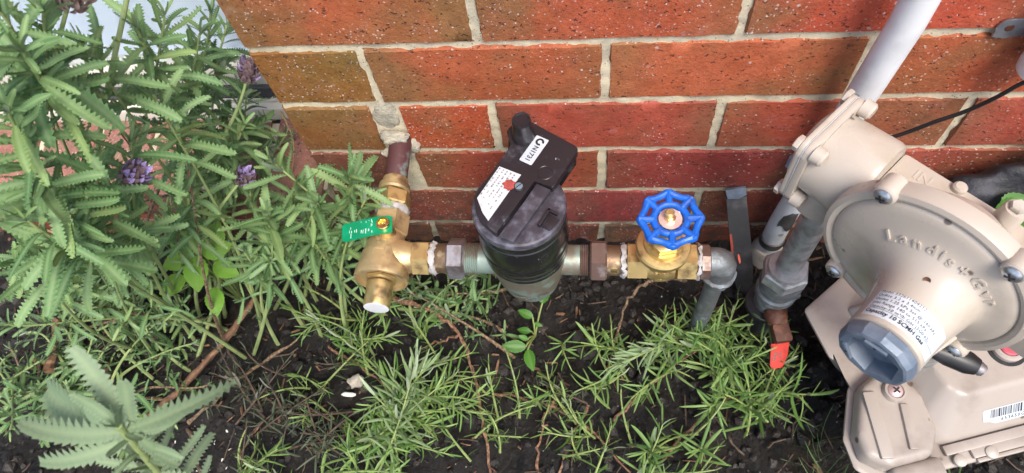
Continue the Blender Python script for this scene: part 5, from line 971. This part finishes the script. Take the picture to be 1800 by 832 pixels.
def shoot_leaves(path, leafy, L, rg, out, gap=0.0075, tuft=True, open_=1.0, wind=None):
    """decussate pairs along the end of a stem, longest a little below the tip"""
    seg = [(path[i + 1] - path[i]).length for i in range(len(path) - 1)]; tot = sum(seg); s = max(0.0, tot - leafy); k = 0; ph = rg.uniform(0, PI)
    def at_(s):
        acc = 0
        for i, q in enumerate(seg):
            if acc + q >= s: return path[i].lerp(path[i + 1], (s - acc) / max(q, 1e-6)), (path[i + 1] - path[i]).normalized()
            acc += q
        return path[-1], (path[-1] - path[-2]).normalized()
    while s < tot:
        p, d = at_(s); u = (tot - s) / leafy
        side = d.cross(Vector((0, 0, 1)) if abs(d.z) < 0.93 else Vector((1, 0, 0))).normalized(); up = side.cross(d)
        for q in (0, PI):
            a = ph + k * PI / 2 + q + rg.uniform(-.25, .25); rad = side * math.cos(a) + up * math.sin(a)
            al = R(22 + 52 * min(1, u * 2.2) * open_ + rg.uniform(-18, 22)); ld = d * math.cos(al) + rad * math.sin(al) + Vector((0, 0, -0.12 * u))
            l_ = L * (0.40 + 0.60 * min(1, u * 2.8)) * (1 - 0.30 * max(0, u - 0.5)) * rg.uniform(0.66, 1.18)
            out.append((leaf_frame(p, ld, d + Vector((0, 0, 0.25)) + rad * -0.2, l_), rg.randrange(8), l_))
            if rg.random() < 0.45 and u > 0.2:          # short axillary leaves
                out.append((leaf_frame(p, d * 0.8 + rad * 0.6 + side * rg.uniform(-.3, .3), d, l_ * 0.5), rg.randrange(8), l_ * .5))
        k += 1; s += gap * (0.55 + 0.7 * u) * rg.uniform(0.85, 1.2)
    if tuft:
        p, d = path[-1], (path[-1] - path[-2]).normalized(); side = d.cross(Vector((0.3, 0.2, 1))).normalized(); up = side.cross(d)
        for q in range(4):
            a = ph + q * PI / 2; rad = side * math.cos(a) + up * math.sin(a); out.append((leaf_frame(p, d + rad * 0.28, rad * -1, L * 0.36), rg.randrange(8), L * .36))
def place_leaves(root, leaves, mk, limit=300):
    base = ROOT_LOC[root.name]
    leaves = sorted(leaves, key=lambda t: -t[2] / max(0.15, (t[0].translation - CAM).length))
    for M, k, l_ in leaves[:limit]:
        o = bpy.data.objects.new('leaf', LAVM[mk][k]); COL.objects.link(o); o.parent = root
        M2 = M.copy(); M2.translation = M.translation - base; o.matrix_basis = M2
    if leaves[limit:]:
        mb = MB()
        for M, k, l_ in leaves[limit:]: mb.add(LG[k][0], LG[k][1], M, LG[k][2])
        mb.build('leaf_mass', mk, root, None, 180, 'stuff')
def flower(root, tip, stalk0, seed, purple=0.35, r=0.0085, h=0.024, brown=False):
    rg = random.Random(seed); tip = Vector(tip); s0 = Vector(stalk0); mid = s0.lerp(tip, 0.5) + Vector((rg.uniform(-.006, .006), rg.uniform(-.006, .006), 0))
    mb = MB(); mb.tube(bez([s0, mid, tip], 8), [0.0019] * 4 + [0.0015] * 5, 8); stk = mb.build('flower_stalk', 'stem_lav', root)
    d = (tip - mid).normalized(); F = zframe(tip, d); mb = MB(); pm = MB()
    for i in range(70):
        t = (i + .5) / 70; a = i * 2.399; rr = r * math.sin(PI * (0.12 + 0.80 * t)) ** 0.7; c = Vector((rr * math.cos(a), rr * math.sin(a), h * t - h * 0.1)); od = Vector((math.cos(a) + rg.uniform(-.4, .4), math.sin(a) + rg.uniform(-.4, .4), 0.75 + rg.uniform(-.4, .5))).normalized()
        M = F @ leaf_frame(c - od * 0.002, od, Vector((math.cos(a), math.sin(a), -0.6)), 0.0070 * rg.uniform(.6, 1.45)); g = plain_leaf(0, 0.75, 0.3, 0.4, 2); (pm if rg.random() < purple * (0.1 + 1.5 * t) else mb).add(g[0], g[1], M)
    mb.lathe([(0.0, 0), (r * .6, h * .08), (r * .78, h * .4), (r * .55, h * .8), (0, h)], F, 10)
    hd = mb.build('flower_head', 'bract_brown' if brown else 'bract', stk, None, 180)
    if pm.f: pm.build('petals', 'petal', stk, None, 180)

def lav_bush(name, label, crown, tips, seed, leafy=(0.08, 0.14), mk='lav_leaf', group=None, limit=300, open_=1.0, gap=0.0100, min_r=0.0012):
    root = thing(name, label, 'lavender', crown, group); rg = random.Random(seed); leaves = []; crown = Vector(crown)
    for t in tips:
        tip = Vector(t[:3]); L = t[3] * 0.00125
        b0 = crown + Vector((rg.uniform(-.13, .13), rg.uniform(-.07, .07), -0.01)); h = tip.z
        c1 = b0.lerp(tip, 0.35) + Vector((rg.uniform(-.06, .06), rg.uniform(-.05, .05), 0.02 + 0.10 * h)); c2 = b0.lerp(tip, 0.75) + Vector((rg.uniform(-.04, .04), rg.uniform(-.03, .03), 0.04 + 0.05 * h))
        c2 = c2.lerp(tip - Vector((0, 0, 0.06)), 0.35)
        path = bez([b0, c1, c2, tip], 18)
        mb = MB(); mb.tube(path, [max(min_r, 0.0030 * (1 - i / 19)) for i in range(19)], 6); mb.build('stem', 'stem_lav' if rg.random() < .75 else 'twig', root)
        shoot_leaves(path, rg.uniform(*leafy), L, rg, leaves, gap, True, open_)
        for q in range(3, 13):                                   # sparse small side growth lower down the stem
            if rg.random() < 0.20:
                p, d = path[q], (path[q + 1] - path[q]).normalized(); a = rg.uniform(0, 2 * PI); rad = Vector((math.cos(a), math.sin(a), 0.35))
                sp2 = [p, p + (rad + d).normalized() * 0.012, p + (rad * 1.2 + d + Vector((0, 0, .3))).normalized() * rg.uniform(0.02, 0.035)]
                shoot_leaves(sp2, 0.02, L * rg.uniform(.4, .65), rg, leaves, 0.009, True, 1.0)
    place_leaves(root, leaves, mk, limit); return root
la = lav_bush('lavender_bush', 'large grey green toothed lavender bush filling the left side in front of the window', (-0.60, -0.13, 0.0), [t for i, t in enumerate(LAV_A[:44]) if i not in (2, 4, 12, 15, 16, 22, 35, 38, 39)] + LAV_A[45::4], 11, (0.07, 0.12))
flower(la, (-0.366, -0.126, 0.578), (-0.408, -0.172, 0.52), 1, 0.0, 0.0098, 0.030, True)
flower(la, (-0.368, -0.006, 0.366), (-0.402, -0.047, 0.324), 2, 0.15)
flower(la, (-0.407, -0.170, 0.425), (-0.448, -0.212, 0.415), 3, 0.5)
flower(la, (-0.383, -0.092, 0.303), (-0.416, -0.115, 0.277), 4, 0.4, 0.0068, 0.017)
mb = MB(); mb.tube(bez([(-0.375, -0.05, 0.535), (-0.39, -0.09, 0.50), (-0.431, -0.141, 0.46), (-0.5, -0.16, 0.33)], 10), 0.0021, 8); mb.build('flower_stalk', 'stem_lav', la)
lv = lav_bush('lavender_bush', 'smaller green lavender plant growing beside the copper pipe below the wall corner', (-0.40, -0.12, 0.0), [t for i, t in enumerate(LAV_B) if i not in (9, 11)], 23, (0.06, 0.10), open_=0.9)
# low seedlings of the same kind in the soil
for i, (x, y, z, h) in enumerate(LAV_LOW):
    rg = random.Random(100 + i)
LOWGRP = 'low lavender shoots rooting in the soil at lower left'
tips = [(x, y, z + 0.012, 24 + (i * 7) % 8) for i, (x, y, z, h) in enumerate(LAV_LOW)]
rg = random.Random(61); tips += [(rg.uniform(-.84, -.50), rg.uniform(-.33, -.08), rg.uniform(.025, .09), rg.uniform(18, 27)) for _ in range(16)]
lav_bush('lavender_shoots', 'low sprawling green lavender shoots on the soil along the lower left edge', (-0.70, -0.22, 0.0), tips, 31, (0.05, 0.08), limit=250)
lav_bush('lavender_shoots', 'small dark green leafy shoots under the brass valve', (-0.215, -0.115, 0.0), [(x, y, z, 30) for x, y, z in LAV_LOW2] + [(-0.20, -0.135, 0.045, 28), (-0.15, -0.10, 0.05, 30), (-0.175, -0.085, 0.07, 28)], 41, (0.05, 0.07), limit=120)
# near sprig in the lower left corner, seen from above
FC = Vector((-0.256, -0.396, 0.539)); fgr = thing('lavender_sprig', 'pale large toothed lavender sprig close to the viewer in the lower left corner', 'lavender', (-0.36, -0.44, 0.0))
pth = bez([(-0.36, -0.44, -0.01), (-0.34, -0.43, 0.30), (-0.275, -0.41, 0.45), FC], 16)
mb = MB(); mb.tube(pth, [0.0034 - 0.0001 * i for i in range(17)], 10); mb.build('stem', 'stem_lav', fgr)
rg = random.Random(9); lv_ = []
for j, (tx, ty, tz) in enumerate([(-0.272, -0.360, 0.562), (-0.203, -0.380, 0.530), (-0.318, -0.410, 0.534), (-0.340, -0.392, 0.512), (-0.243, -0.412, 0.500), (-0.252, -0.374, 0.556), (-0.300, -0.425, 0.520), (-0.228, -0.386, 0.520), (-0.262, -0.386, 0.566), (-0.246, -0.392, 0.562)]):
    t_ = Vector((tx, ty, tz)); st_ = FC + Vector((0, 0, -0.006 - 0.004 * (j // 2) if j < 8 else 0)); d = t_ - st_; l_ = d.length
    lv_.append((leaf_frame(st_, d, (CAM - FC).normalized() + Vector((rg.uniform(-.3, .3), rg.uniform(-.3, .3), 0)), l_ * 1.04) @ Matrix.Diagonal((1.4, 1, 1, 1)), (1, 5, 4, 2, 1, 0, 4, 5, 1, 0)[j], l_))
shoot_leaves(pth, 0.20, 0.045, rg, lv_, 0.017, False, 1.25)
place_leaves(fgr, lv_, 'lav_leaf_pale')
lab_l = lav_leaf(3, 6, 0.5, 0.2, 0.3); mb = MB(); mb.add(plain_leaf(1, .6, .2, .3)[0], plain_leaf(1, .6, .2, .3)[1], leaf_frame(FC + Vector((-0.002, 0.002, 0.004)), Vector((-0.7, 0.25, 0.45)), (0.1, -.1, 1), 0.016)); mb.build('young_leaf', 'lav_leaf_pale', fgr, None, 180)

# rosemary -----------------------------------------------------------------
def ros_shoot(root, base, tip, nmm, rg, mk, dens=1.0):
    base, tip = Vector(base), Vector(tip); e = tip - base; e.z = 0
    if e.length < 0.022: a = rg.uniform(0, 2 * PI); e = e + Vector((math.cos(a), math.sin(a), 0)) * 0.022
    tip.z = 0.012 + tip.z * 0.78; base = tip - e * rg.uniform(1.7, 2.3) - Vector((0, 0, tip.z * 0.75)); base.z = max(0.004, base.z); L = (tip - base).length
    mid = base.lerp(tip, 0.5) + Vector((rg.uniform(-.014, .014), rg.uniform(-.014, .014), 0.016)); path = bez([base, mid, tip], 9)
    nm = MB(); sm = MB(); sm.tube(path, [0.0017 - 0.0001 * i for i in range(10)], 6)
    n = max(8, int(L / 0.0066 * dens)); ph = rg.uniform(0, PI)
    for i in range(n):
        u = 0.08 + 0.92 * i / (n - 1); k = min(8, int(u * 9)); p = path[k].lerp(path[k + 1], u * 9 - k); d = (path[k + 1] - path[k]).normalized()
        side = d.cross(Vector((0, 0, 1)) if abs(d.z) < 0.93 else Vector((1, 0, 0))).normalized(); up = side.cross(d)
        for q in (0, PI):
            if rg.random() < 0.12: continue
            a = ph + i * PI / 2 + q + rg.uniform(-.7, .7); rad = side * math.cos(a) + up * math.sin(a); al = R((60 if u < .7 else 60 - 120 * (u - .7)) + rg.uniform(-26, 24))
            l_ = nmm * 0.00125 * rg.uniform(0.55, 1.22) * (1 - 0.35 * max(0, u - .7) / .3); g = NG[rg.randrange(4)]
            nm.add(g[0], g[1], leaf_frame(p, d * math.cos(al) + rad * math.sin(al), d + Vector((0, 0, 0.5)), l_), g[2])
    sp_ = sm.build('sprig_stem', 'stem_green' if mk != 'ros_dark' else 'twig_dark', root)
    nm.build('needles', mk, sp_, None, 180, 'stuff')
def twig(root, pts, r0, r1, mat, nm='branch', seed=0):
    rg = random.Random(seed); P = spline(pts, 6); k = len(P); P = [p + Vector((rg.uniform(-1, 1), rg.uniform(-1, 1), rg.uniform(-.6, .6))) * 0.0022 for p in P]
    mb = MB(); mb.tube(P, [(r0 + (r1 - r0) * i / (k - 1)) * rg.uniform(0.62, 1.15) for i in range(k)], 7, 0.16, rg); return mb.build(nm, mat, root)
rr_ = thing('rosemary_plant', 'bright green needle leaved rosemary sprawling below the blue wheel valve', 'rosemary', (0.10, -0.21, 0.0)); rg = random.Random(55)
for i, (b_, t_, n_) in enumerate(ROS_R):
    if i in (9, 16, 23, 38): continue
    ros_shoot(rr_, b_, t_, n_, rg, 'ros_pale' if i in (4, 27) else 'ros_leaf')
for b_, t_ in (((0.10, -0.16, 0.02), (0.128, -0.165, 0.11)), ((0.14, -0.18, 0.02), (0.115, -0.175, 0.12)), ((0.15, -0.15, 0.02), (0.135, -0.168, 0.09))): ros_shoot(rr_, b_, t_, 24, rg, 'ros_leaf')
for i in range(30):
    k = rg.randrange(len(ROS_R)); b_ = Vector(ROS_R[k][0]) + Vector((rg.uniform(-.03, .03), rg.uniform(-.028, .028), 0)); t_ = b_ + Vector((rg.uniform(-.04, .04), rg.uniform(-.03, .04), rg.uniform(.02, .05)))
    if b_.x < -0.09: continue
    b_.z = rg.uniform(.006, .02); ros_shoot(rr_, b_, t_, rg.uniform(10, 17), rg, 'ros_olive', 0.8)
for i in (3, 6, 7, 8, 4, 5): twig(rr_, TW[i], 0.0028 if i == 3 else 0.0024, 0.0016, 'twig_red' if i != 3 else 'twig', seed=i)
rl = thing('rosemary_plant', 'rosemary with tall pale green centre shoot below the brass spout', 'rosemary', (-0.244, -0.27, 0.0))
for i, (b_, t_, n_) in enumerate(ROS_L):
    if i in (13, 24, 31): continue
    ros_shoot(rl, b_, t_, n_, rg, 'ros_pale' if i in (0, 3, 2) else 'ros_leaf')
for i in range(18):
    k = rg.randrange(len(ROS_L)); b_ = Vector(ROS_L[k][0]) + Vector((rg.uniform(-.03, .03), rg.uniform(-.03, .03), 0)); t_ = b_ + Vector((rg.uniform(-.035, .045), rg.uniform(-.03, .04), rg.uniform(.015, .045)))
    b_.z = rg.uniform(.006, .02); ros_shoot(rl, b_, t_, rg.uniform(10, 16), rg, 'ros_olive', 0.8)
for i in (0, 1, 2): twig(rl, TW[i], 0.0034 if i == 0 else 0.0022, 0.0020 if i == 0 else 0.0012, 'twig_red', seed=i)
rk = thing('rosemary_plant', 'dying rosemary with dark thin needles on the bare soil left of centre', 'rosemary', (-0.42, -0.25, 0.0))
for b_, t_, n_ in ROS_K: ros_shoot(rk, b_, t_, n_, rg, 'ros_dark', 0.85)
for i in range(12):
    k = rg.randrange(14); b_ = Vector(ROS_K[k][0]) + Vector((rg.uniform(-.04, .04), rg.uniform(-.03, .03), 0)); t_ = b_ + Vector((rg.uniform(-.035, .035), rg.uniform(-.02, .035), rg.uniform(.01, .03))); ros_shoot(rk, b_, t_, rg.uniform(13, 18), rg, 'ros_dark' if i % 3 else 'ros_leaf', 0.7)
twig(rk, TW[12], 0.0026, 0.0016, 'twig_dark', seed=12)
# loose dead stems
for i, lab_, mat, r0, r1 in ((10, 'thick peeling brown woody stem lying diagonally at lower left', 'bark', 0.0058, 0.0042), (11, 'thin brown stem lying parallel below the thick woody stem', 'twig', 0.0030, 0.0022), (13, 'short reddish twig on the soil left of the dying rosemary', 'twig_red', 0.0019, 0.0014), (14, 'dark short twig right of the near lavender sprig', 'twig_dark', 0.0030, 0.0024), (15, 'upright brown bark stump among the low shoots at the left edge', 'bark', 0.0060, 0.0048), (16, 'thin orange straw standing left of the near sprig', 'straw', 0.0012, 0.0009), (17, 'pale dry stalk lying across the lavender base at left', 'straw', 0.0018, 0.0014), (18, 'long thin pale dead stalk hanging beside the wall corner', 'straw', 0.0013, 0.0009), (19, 'short brown twig on the soil near the gas meter', 'twig_dark', 0.0018, 0.0014)):
    t = thing('dead_twig', lab_, 'twig', tuple(TW[i][0])); twig(t, TW[i], r0, r1, mat, 'stem', seed=i)

# seedling and weeds with broad leaves
PG = [plain_leaf(i, 0.52, 0.12 + 0.08 * i, 0.2) for i in range(3)]
def broad(name, label, cat, base, leaves, mk, width=1.0, stemr=0.0012):
    root = thing(name, label, cat, base); base = Vector(base); rg = random.Random(len(label))
    ms = [mesh_of('leaf', g, mk) for g in PG]
    for i, (p, q) in enumerate(leaves):
        p, q = Vector(p), Vector(q); mb = MB(); mb.tube(bez([base, base.lerp(p, .5) + Vector((0, 0, .012)), p], 6), stemr, 6); mb.build('stem', 'stem_green', root)
        o = bpy.data.objects.new('leaf', ms[i % 3]); COL.objects.link(o); o.parent = root
        M = leaf_frame(p, q - p, (CAM - p).normalized() + Vector((rg.uniform(-.5, .5), rg.uniform(-.5, .5), 0.5)), (q - p).length * 1.0) @ Matrix.Diagonal((width, 1, 1, 1)); M.translation = p - base; o.matrix_basis = M
    return root
broad('seedling', 'young seedling with glossy oval leaves on bare soil below the water meter', 'seedling', (-0.088, -0.145, 0.0), [((-0.078, -0.108, 0.03), (-0.074, -0.080, 0.05)), ((-0.090, -0.128, 0.028), (-0.110, -0.120, 0.034)), ((-0.092, -0.148, 0.028), (-0.110, -0.146, 0.03)), ((-0.097, -0.170, 0.03), (-0.128, -0.172, 0.036)), ((-0.094, -0.174, 0.03), (-0.087, -0.202, 0.034)), ((-0.088, -0.135, 0.025), (-0.078, -0.140, 0.028)), ((-0.095, -0.160, 0.03), (-0.106, -0.158, 0.038))], 'seed_leaf')
broad('weed', 'yellow green broad leaved weed among the lavender stems left of centre', 'weed', (-0.515, -0.105, 0.0), [((-0.516, -0.100, 0.150), (-0.548, -0.124, 0.155)), ((-0.512, -0.104, 0.150), (-0.500, -0.148, 0.145)), ((-0.506, -0.098, 0.150), (-0.466, -0.094, 0.160)), ((-0.488, -0.096, 0.155), (-0.480, -0.066, 0.175)), ((-0.526, -0.104, 0.155), (-0.518, -0.074, 0.175)), ((-0.49, -0.11, 0.14), (-0.456, -0.125, 0.145)), ((-0.545, -0.115, 0.11), (-0.575, -0.140, 0.11)), ((-0.50, -0.13, 0.11), (-0.49, -0.165, 0.105)), ((-0.535, -0.09, 0.14), (-0.56, -0.075, 0.15))], 'weed_leaf', 1.25)
broad('weed', 'small green weed against the wall behind the water meter inlet', 'weed', (-0.145, -0.03, 0.0), [((-0.148, -0.035, 0.05), (-0.170, -0.045, 0.06)), ((-0.140, -0.032, 0.05), (-0.120, -0.040, 0.06)), ((-0.143, -0.03, 0.06), (-0.138, -0.012, 0.08)), ((-0.15, -0.04, 0.04), (-0.165, -0.062, 0.045))], 'weed_leaf', 1.1)
broad('weed', 'green rounded leaves behind the regulator bolt boss at the right edge', 'weed', (0.40, -0.10, 0.0), [((0.408, -0.082, 0.224), (0.432, -0.066, 0.236)), ((0.412, -0.092, 0.216), (0.438, -0.092, 0.226)), ((0.41, -0.098, 0.206), (0.430, -0.122, 0.216)), ((0.43, -0.085, 0.20), (0.462, -0.10, 0.215)), ((0.398, -0.080, 0.228), (0.428, -0.088, 0.236)), ((0.405, -0.100, 0.222), (0.436, -0.106, 0.226))], 'seed_leaf', 2.0)
# fine weedy grass
def grass(label, base, n, seed, h, spread):
    rg = random.Random(seed); mb = MB()
    for i in range(n):
        b_ = Vector(base) + Vector((rg.uniform(-spread, spread), rg.uniform(-spread, spread), 0)); a = rg.uniform(0, 2 * PI); l_ = h * rg.uniform(.5, 1.1); g = needle(i % 4, rg.uniform(.1, .5), 0.022)
        mb.add(g[0], g[1], leaf_frame(b_, Vector((math.cos(a) * .7, math.sin(a) * .7, 1)), Vector((math.cos(a + 1.6), math.sin(a + 1.6), .2)), l_), g[2])
    o = mb.build('grass_tuft', 'grass_blade', None, base, 180); tag(o, label, 'grass'); return o
grass('thin wispy grass tuft on dark soil left of the gas meter', (0.245, -0.285, 0.0), 26, 5, 0.05, 0.02)
grass('thin grass blades growing up past the front of the gas meter', (0.37, -0.345, 0.0), 40, 6, 0.16, 0.035)
grass('sparse grass at the lower left foot of the gas meter', (0.27, -0.335, 0.0), 22, 8, 0.07, 0.02)

# ------------------------------------------------------------------ things lying on the soil
o = lump((-0.324, -0.218, 0.010), 0.0085, 5, 'pebble', 'stone', None, 3, (1.15, 1, 0.7), 0.7, (-0.324, -0.218, 0.004)); tag(o, 'pale angular pebble on the soil left of the rosemary centre shoot', 'pebble')
o = lump((-0.332, -0.236, 0.010), 0.006, 15, 'pebble', 'stone_white', None, 2, (1.8, .6, .35), 0.6, (-0.332, -0.236, 0.004)); tag(o, 'thin white chip of rendering on the soil below the pale pebble', 'pebble')
dl = thing('dry_leaf', 'curled mauve brown dead leaf on the soil below the lavender at left', 'leaf', (-0.738, -0.12, 0.02))
g = plain_leaf(2, 0.8, -0.35, 0.7, 6); mb = MB(); mb.add(g[0], g[1], leaf_frame((-0.755, -0.118, 0.022), (1, -0.15, 0.1), (0, -.2, 1), 0.042)); mb.build('blade', 'dry_leaf', dl, None, 180)
# clods and chips: uncountable litter
rg = random.Random(90); ico = bmesh.new(); bmesh.ops.create_icosphere(ico, subdivisions=1, radius=1.0); IV = [v.co.copy() for v in ico.verts]; ico.verts.index_update(); IF = [tuple(v.index for v in f.verts) for f in ico.faces]; ico.free()
mb = MB()
for i in range(5200):
    x, y = rg.uniform(-0.95, 0.55), rg.uniform(-0.42, -0.004); r_ = 0.0014 + 0.0085 * rg.random() ** 4.0; z = gz(x, y) + r_ * 0.2; s_ = rg.randrange(999)
    q = Matrix.Rotation(rg.uniform(0, 6), 4, 'Z') @ Matrix.Rotation(rg.uniform(0, 6), 4, 'X'); sc = (rg.uniform(.7, 1.2), rg.uniform(.7, 1.2), rg.uniform(.5, .9))
    mb.add([Vector((v.x * sc[0], v.y * sc[1], v.z * sc[2])) * (r_ * (0.72 + 0.56 * (((k * 7919 + s_ * 104729) % 97) / 97.0))) for k, v in enumerate(IV)], IF, T(x, y, z) @ q)
cl = mb.build('soil_clods', 'soil_crumb', None, (0, 0, 0), 25); cl['kind'] = 'stuff'; cl['label'] = 'dark crumbly clods covering the wet soil'; cl['category'] = 'soil'
for nm, mat, n_, ln, wd, lab_ in (('bark_chips', 'bark', 330, (0.004, 0.022), (0.0010, 0.0045), 'scattered brown bark chips and splinters on the soil'), ('fine_twigs', 'twig_dark', 320, (0.012, 0.045), (0.0006, 0.0013), 'fine dark root and twig litter on the soil'), ('white_flakes', 'stone_white', 44, (0.0012, 0.0045), (0.0008, 0.003), 'tiny white flakes scattered on the soil')):
    mb = MB()
    for i in range(n_):
        if nm == 'white_flakes' and i % 2: x, y = -0.50 + rg.gauss(0, .03), -0.315 + rg.gauss(0, .02)
        else: x, y = rg.uniform(-0.95, 0.5), rg.uniform(-0.40, -0.005)
        l_ = rg.uniform(*ln); w = rg.uniform(*wd); M = T(x, y, gz(x, y) + 0.003 + w * .3) @ Matrix.Rotation(rg.uniform(0, 6.3), 4, 'Z') @ Matrix.Rotation(rg.uniform(-.35, .35), 4, 'Y') @ Matrix.Rotation(rg.uniform(0, 3), 4, 'X')
        if nm == 'fine_twigs': mb.tube([M @ Vector((-l_ / 2, 0, 0)), M @ Vector((-l_ * .1, l_ * rg.uniform(-.15, .15), 0)), M @ Vector((l_ / 2, 0, 0))], w, 5)
        else: mb.prism([(-l_ / 2, -w * .3), (-l_ * .2, -w * .5), (l_ / 2, -w * .2), (l_ * .42, w * .4), (-l_ * .3, w * .5)], -w * .16, w * .16, M)
    o = mb.build(nm, mat, None, (0, 0, 0), 40); o['kind'] = 'stuff'; o['label'] = lab_; o['category'] = 'litter'
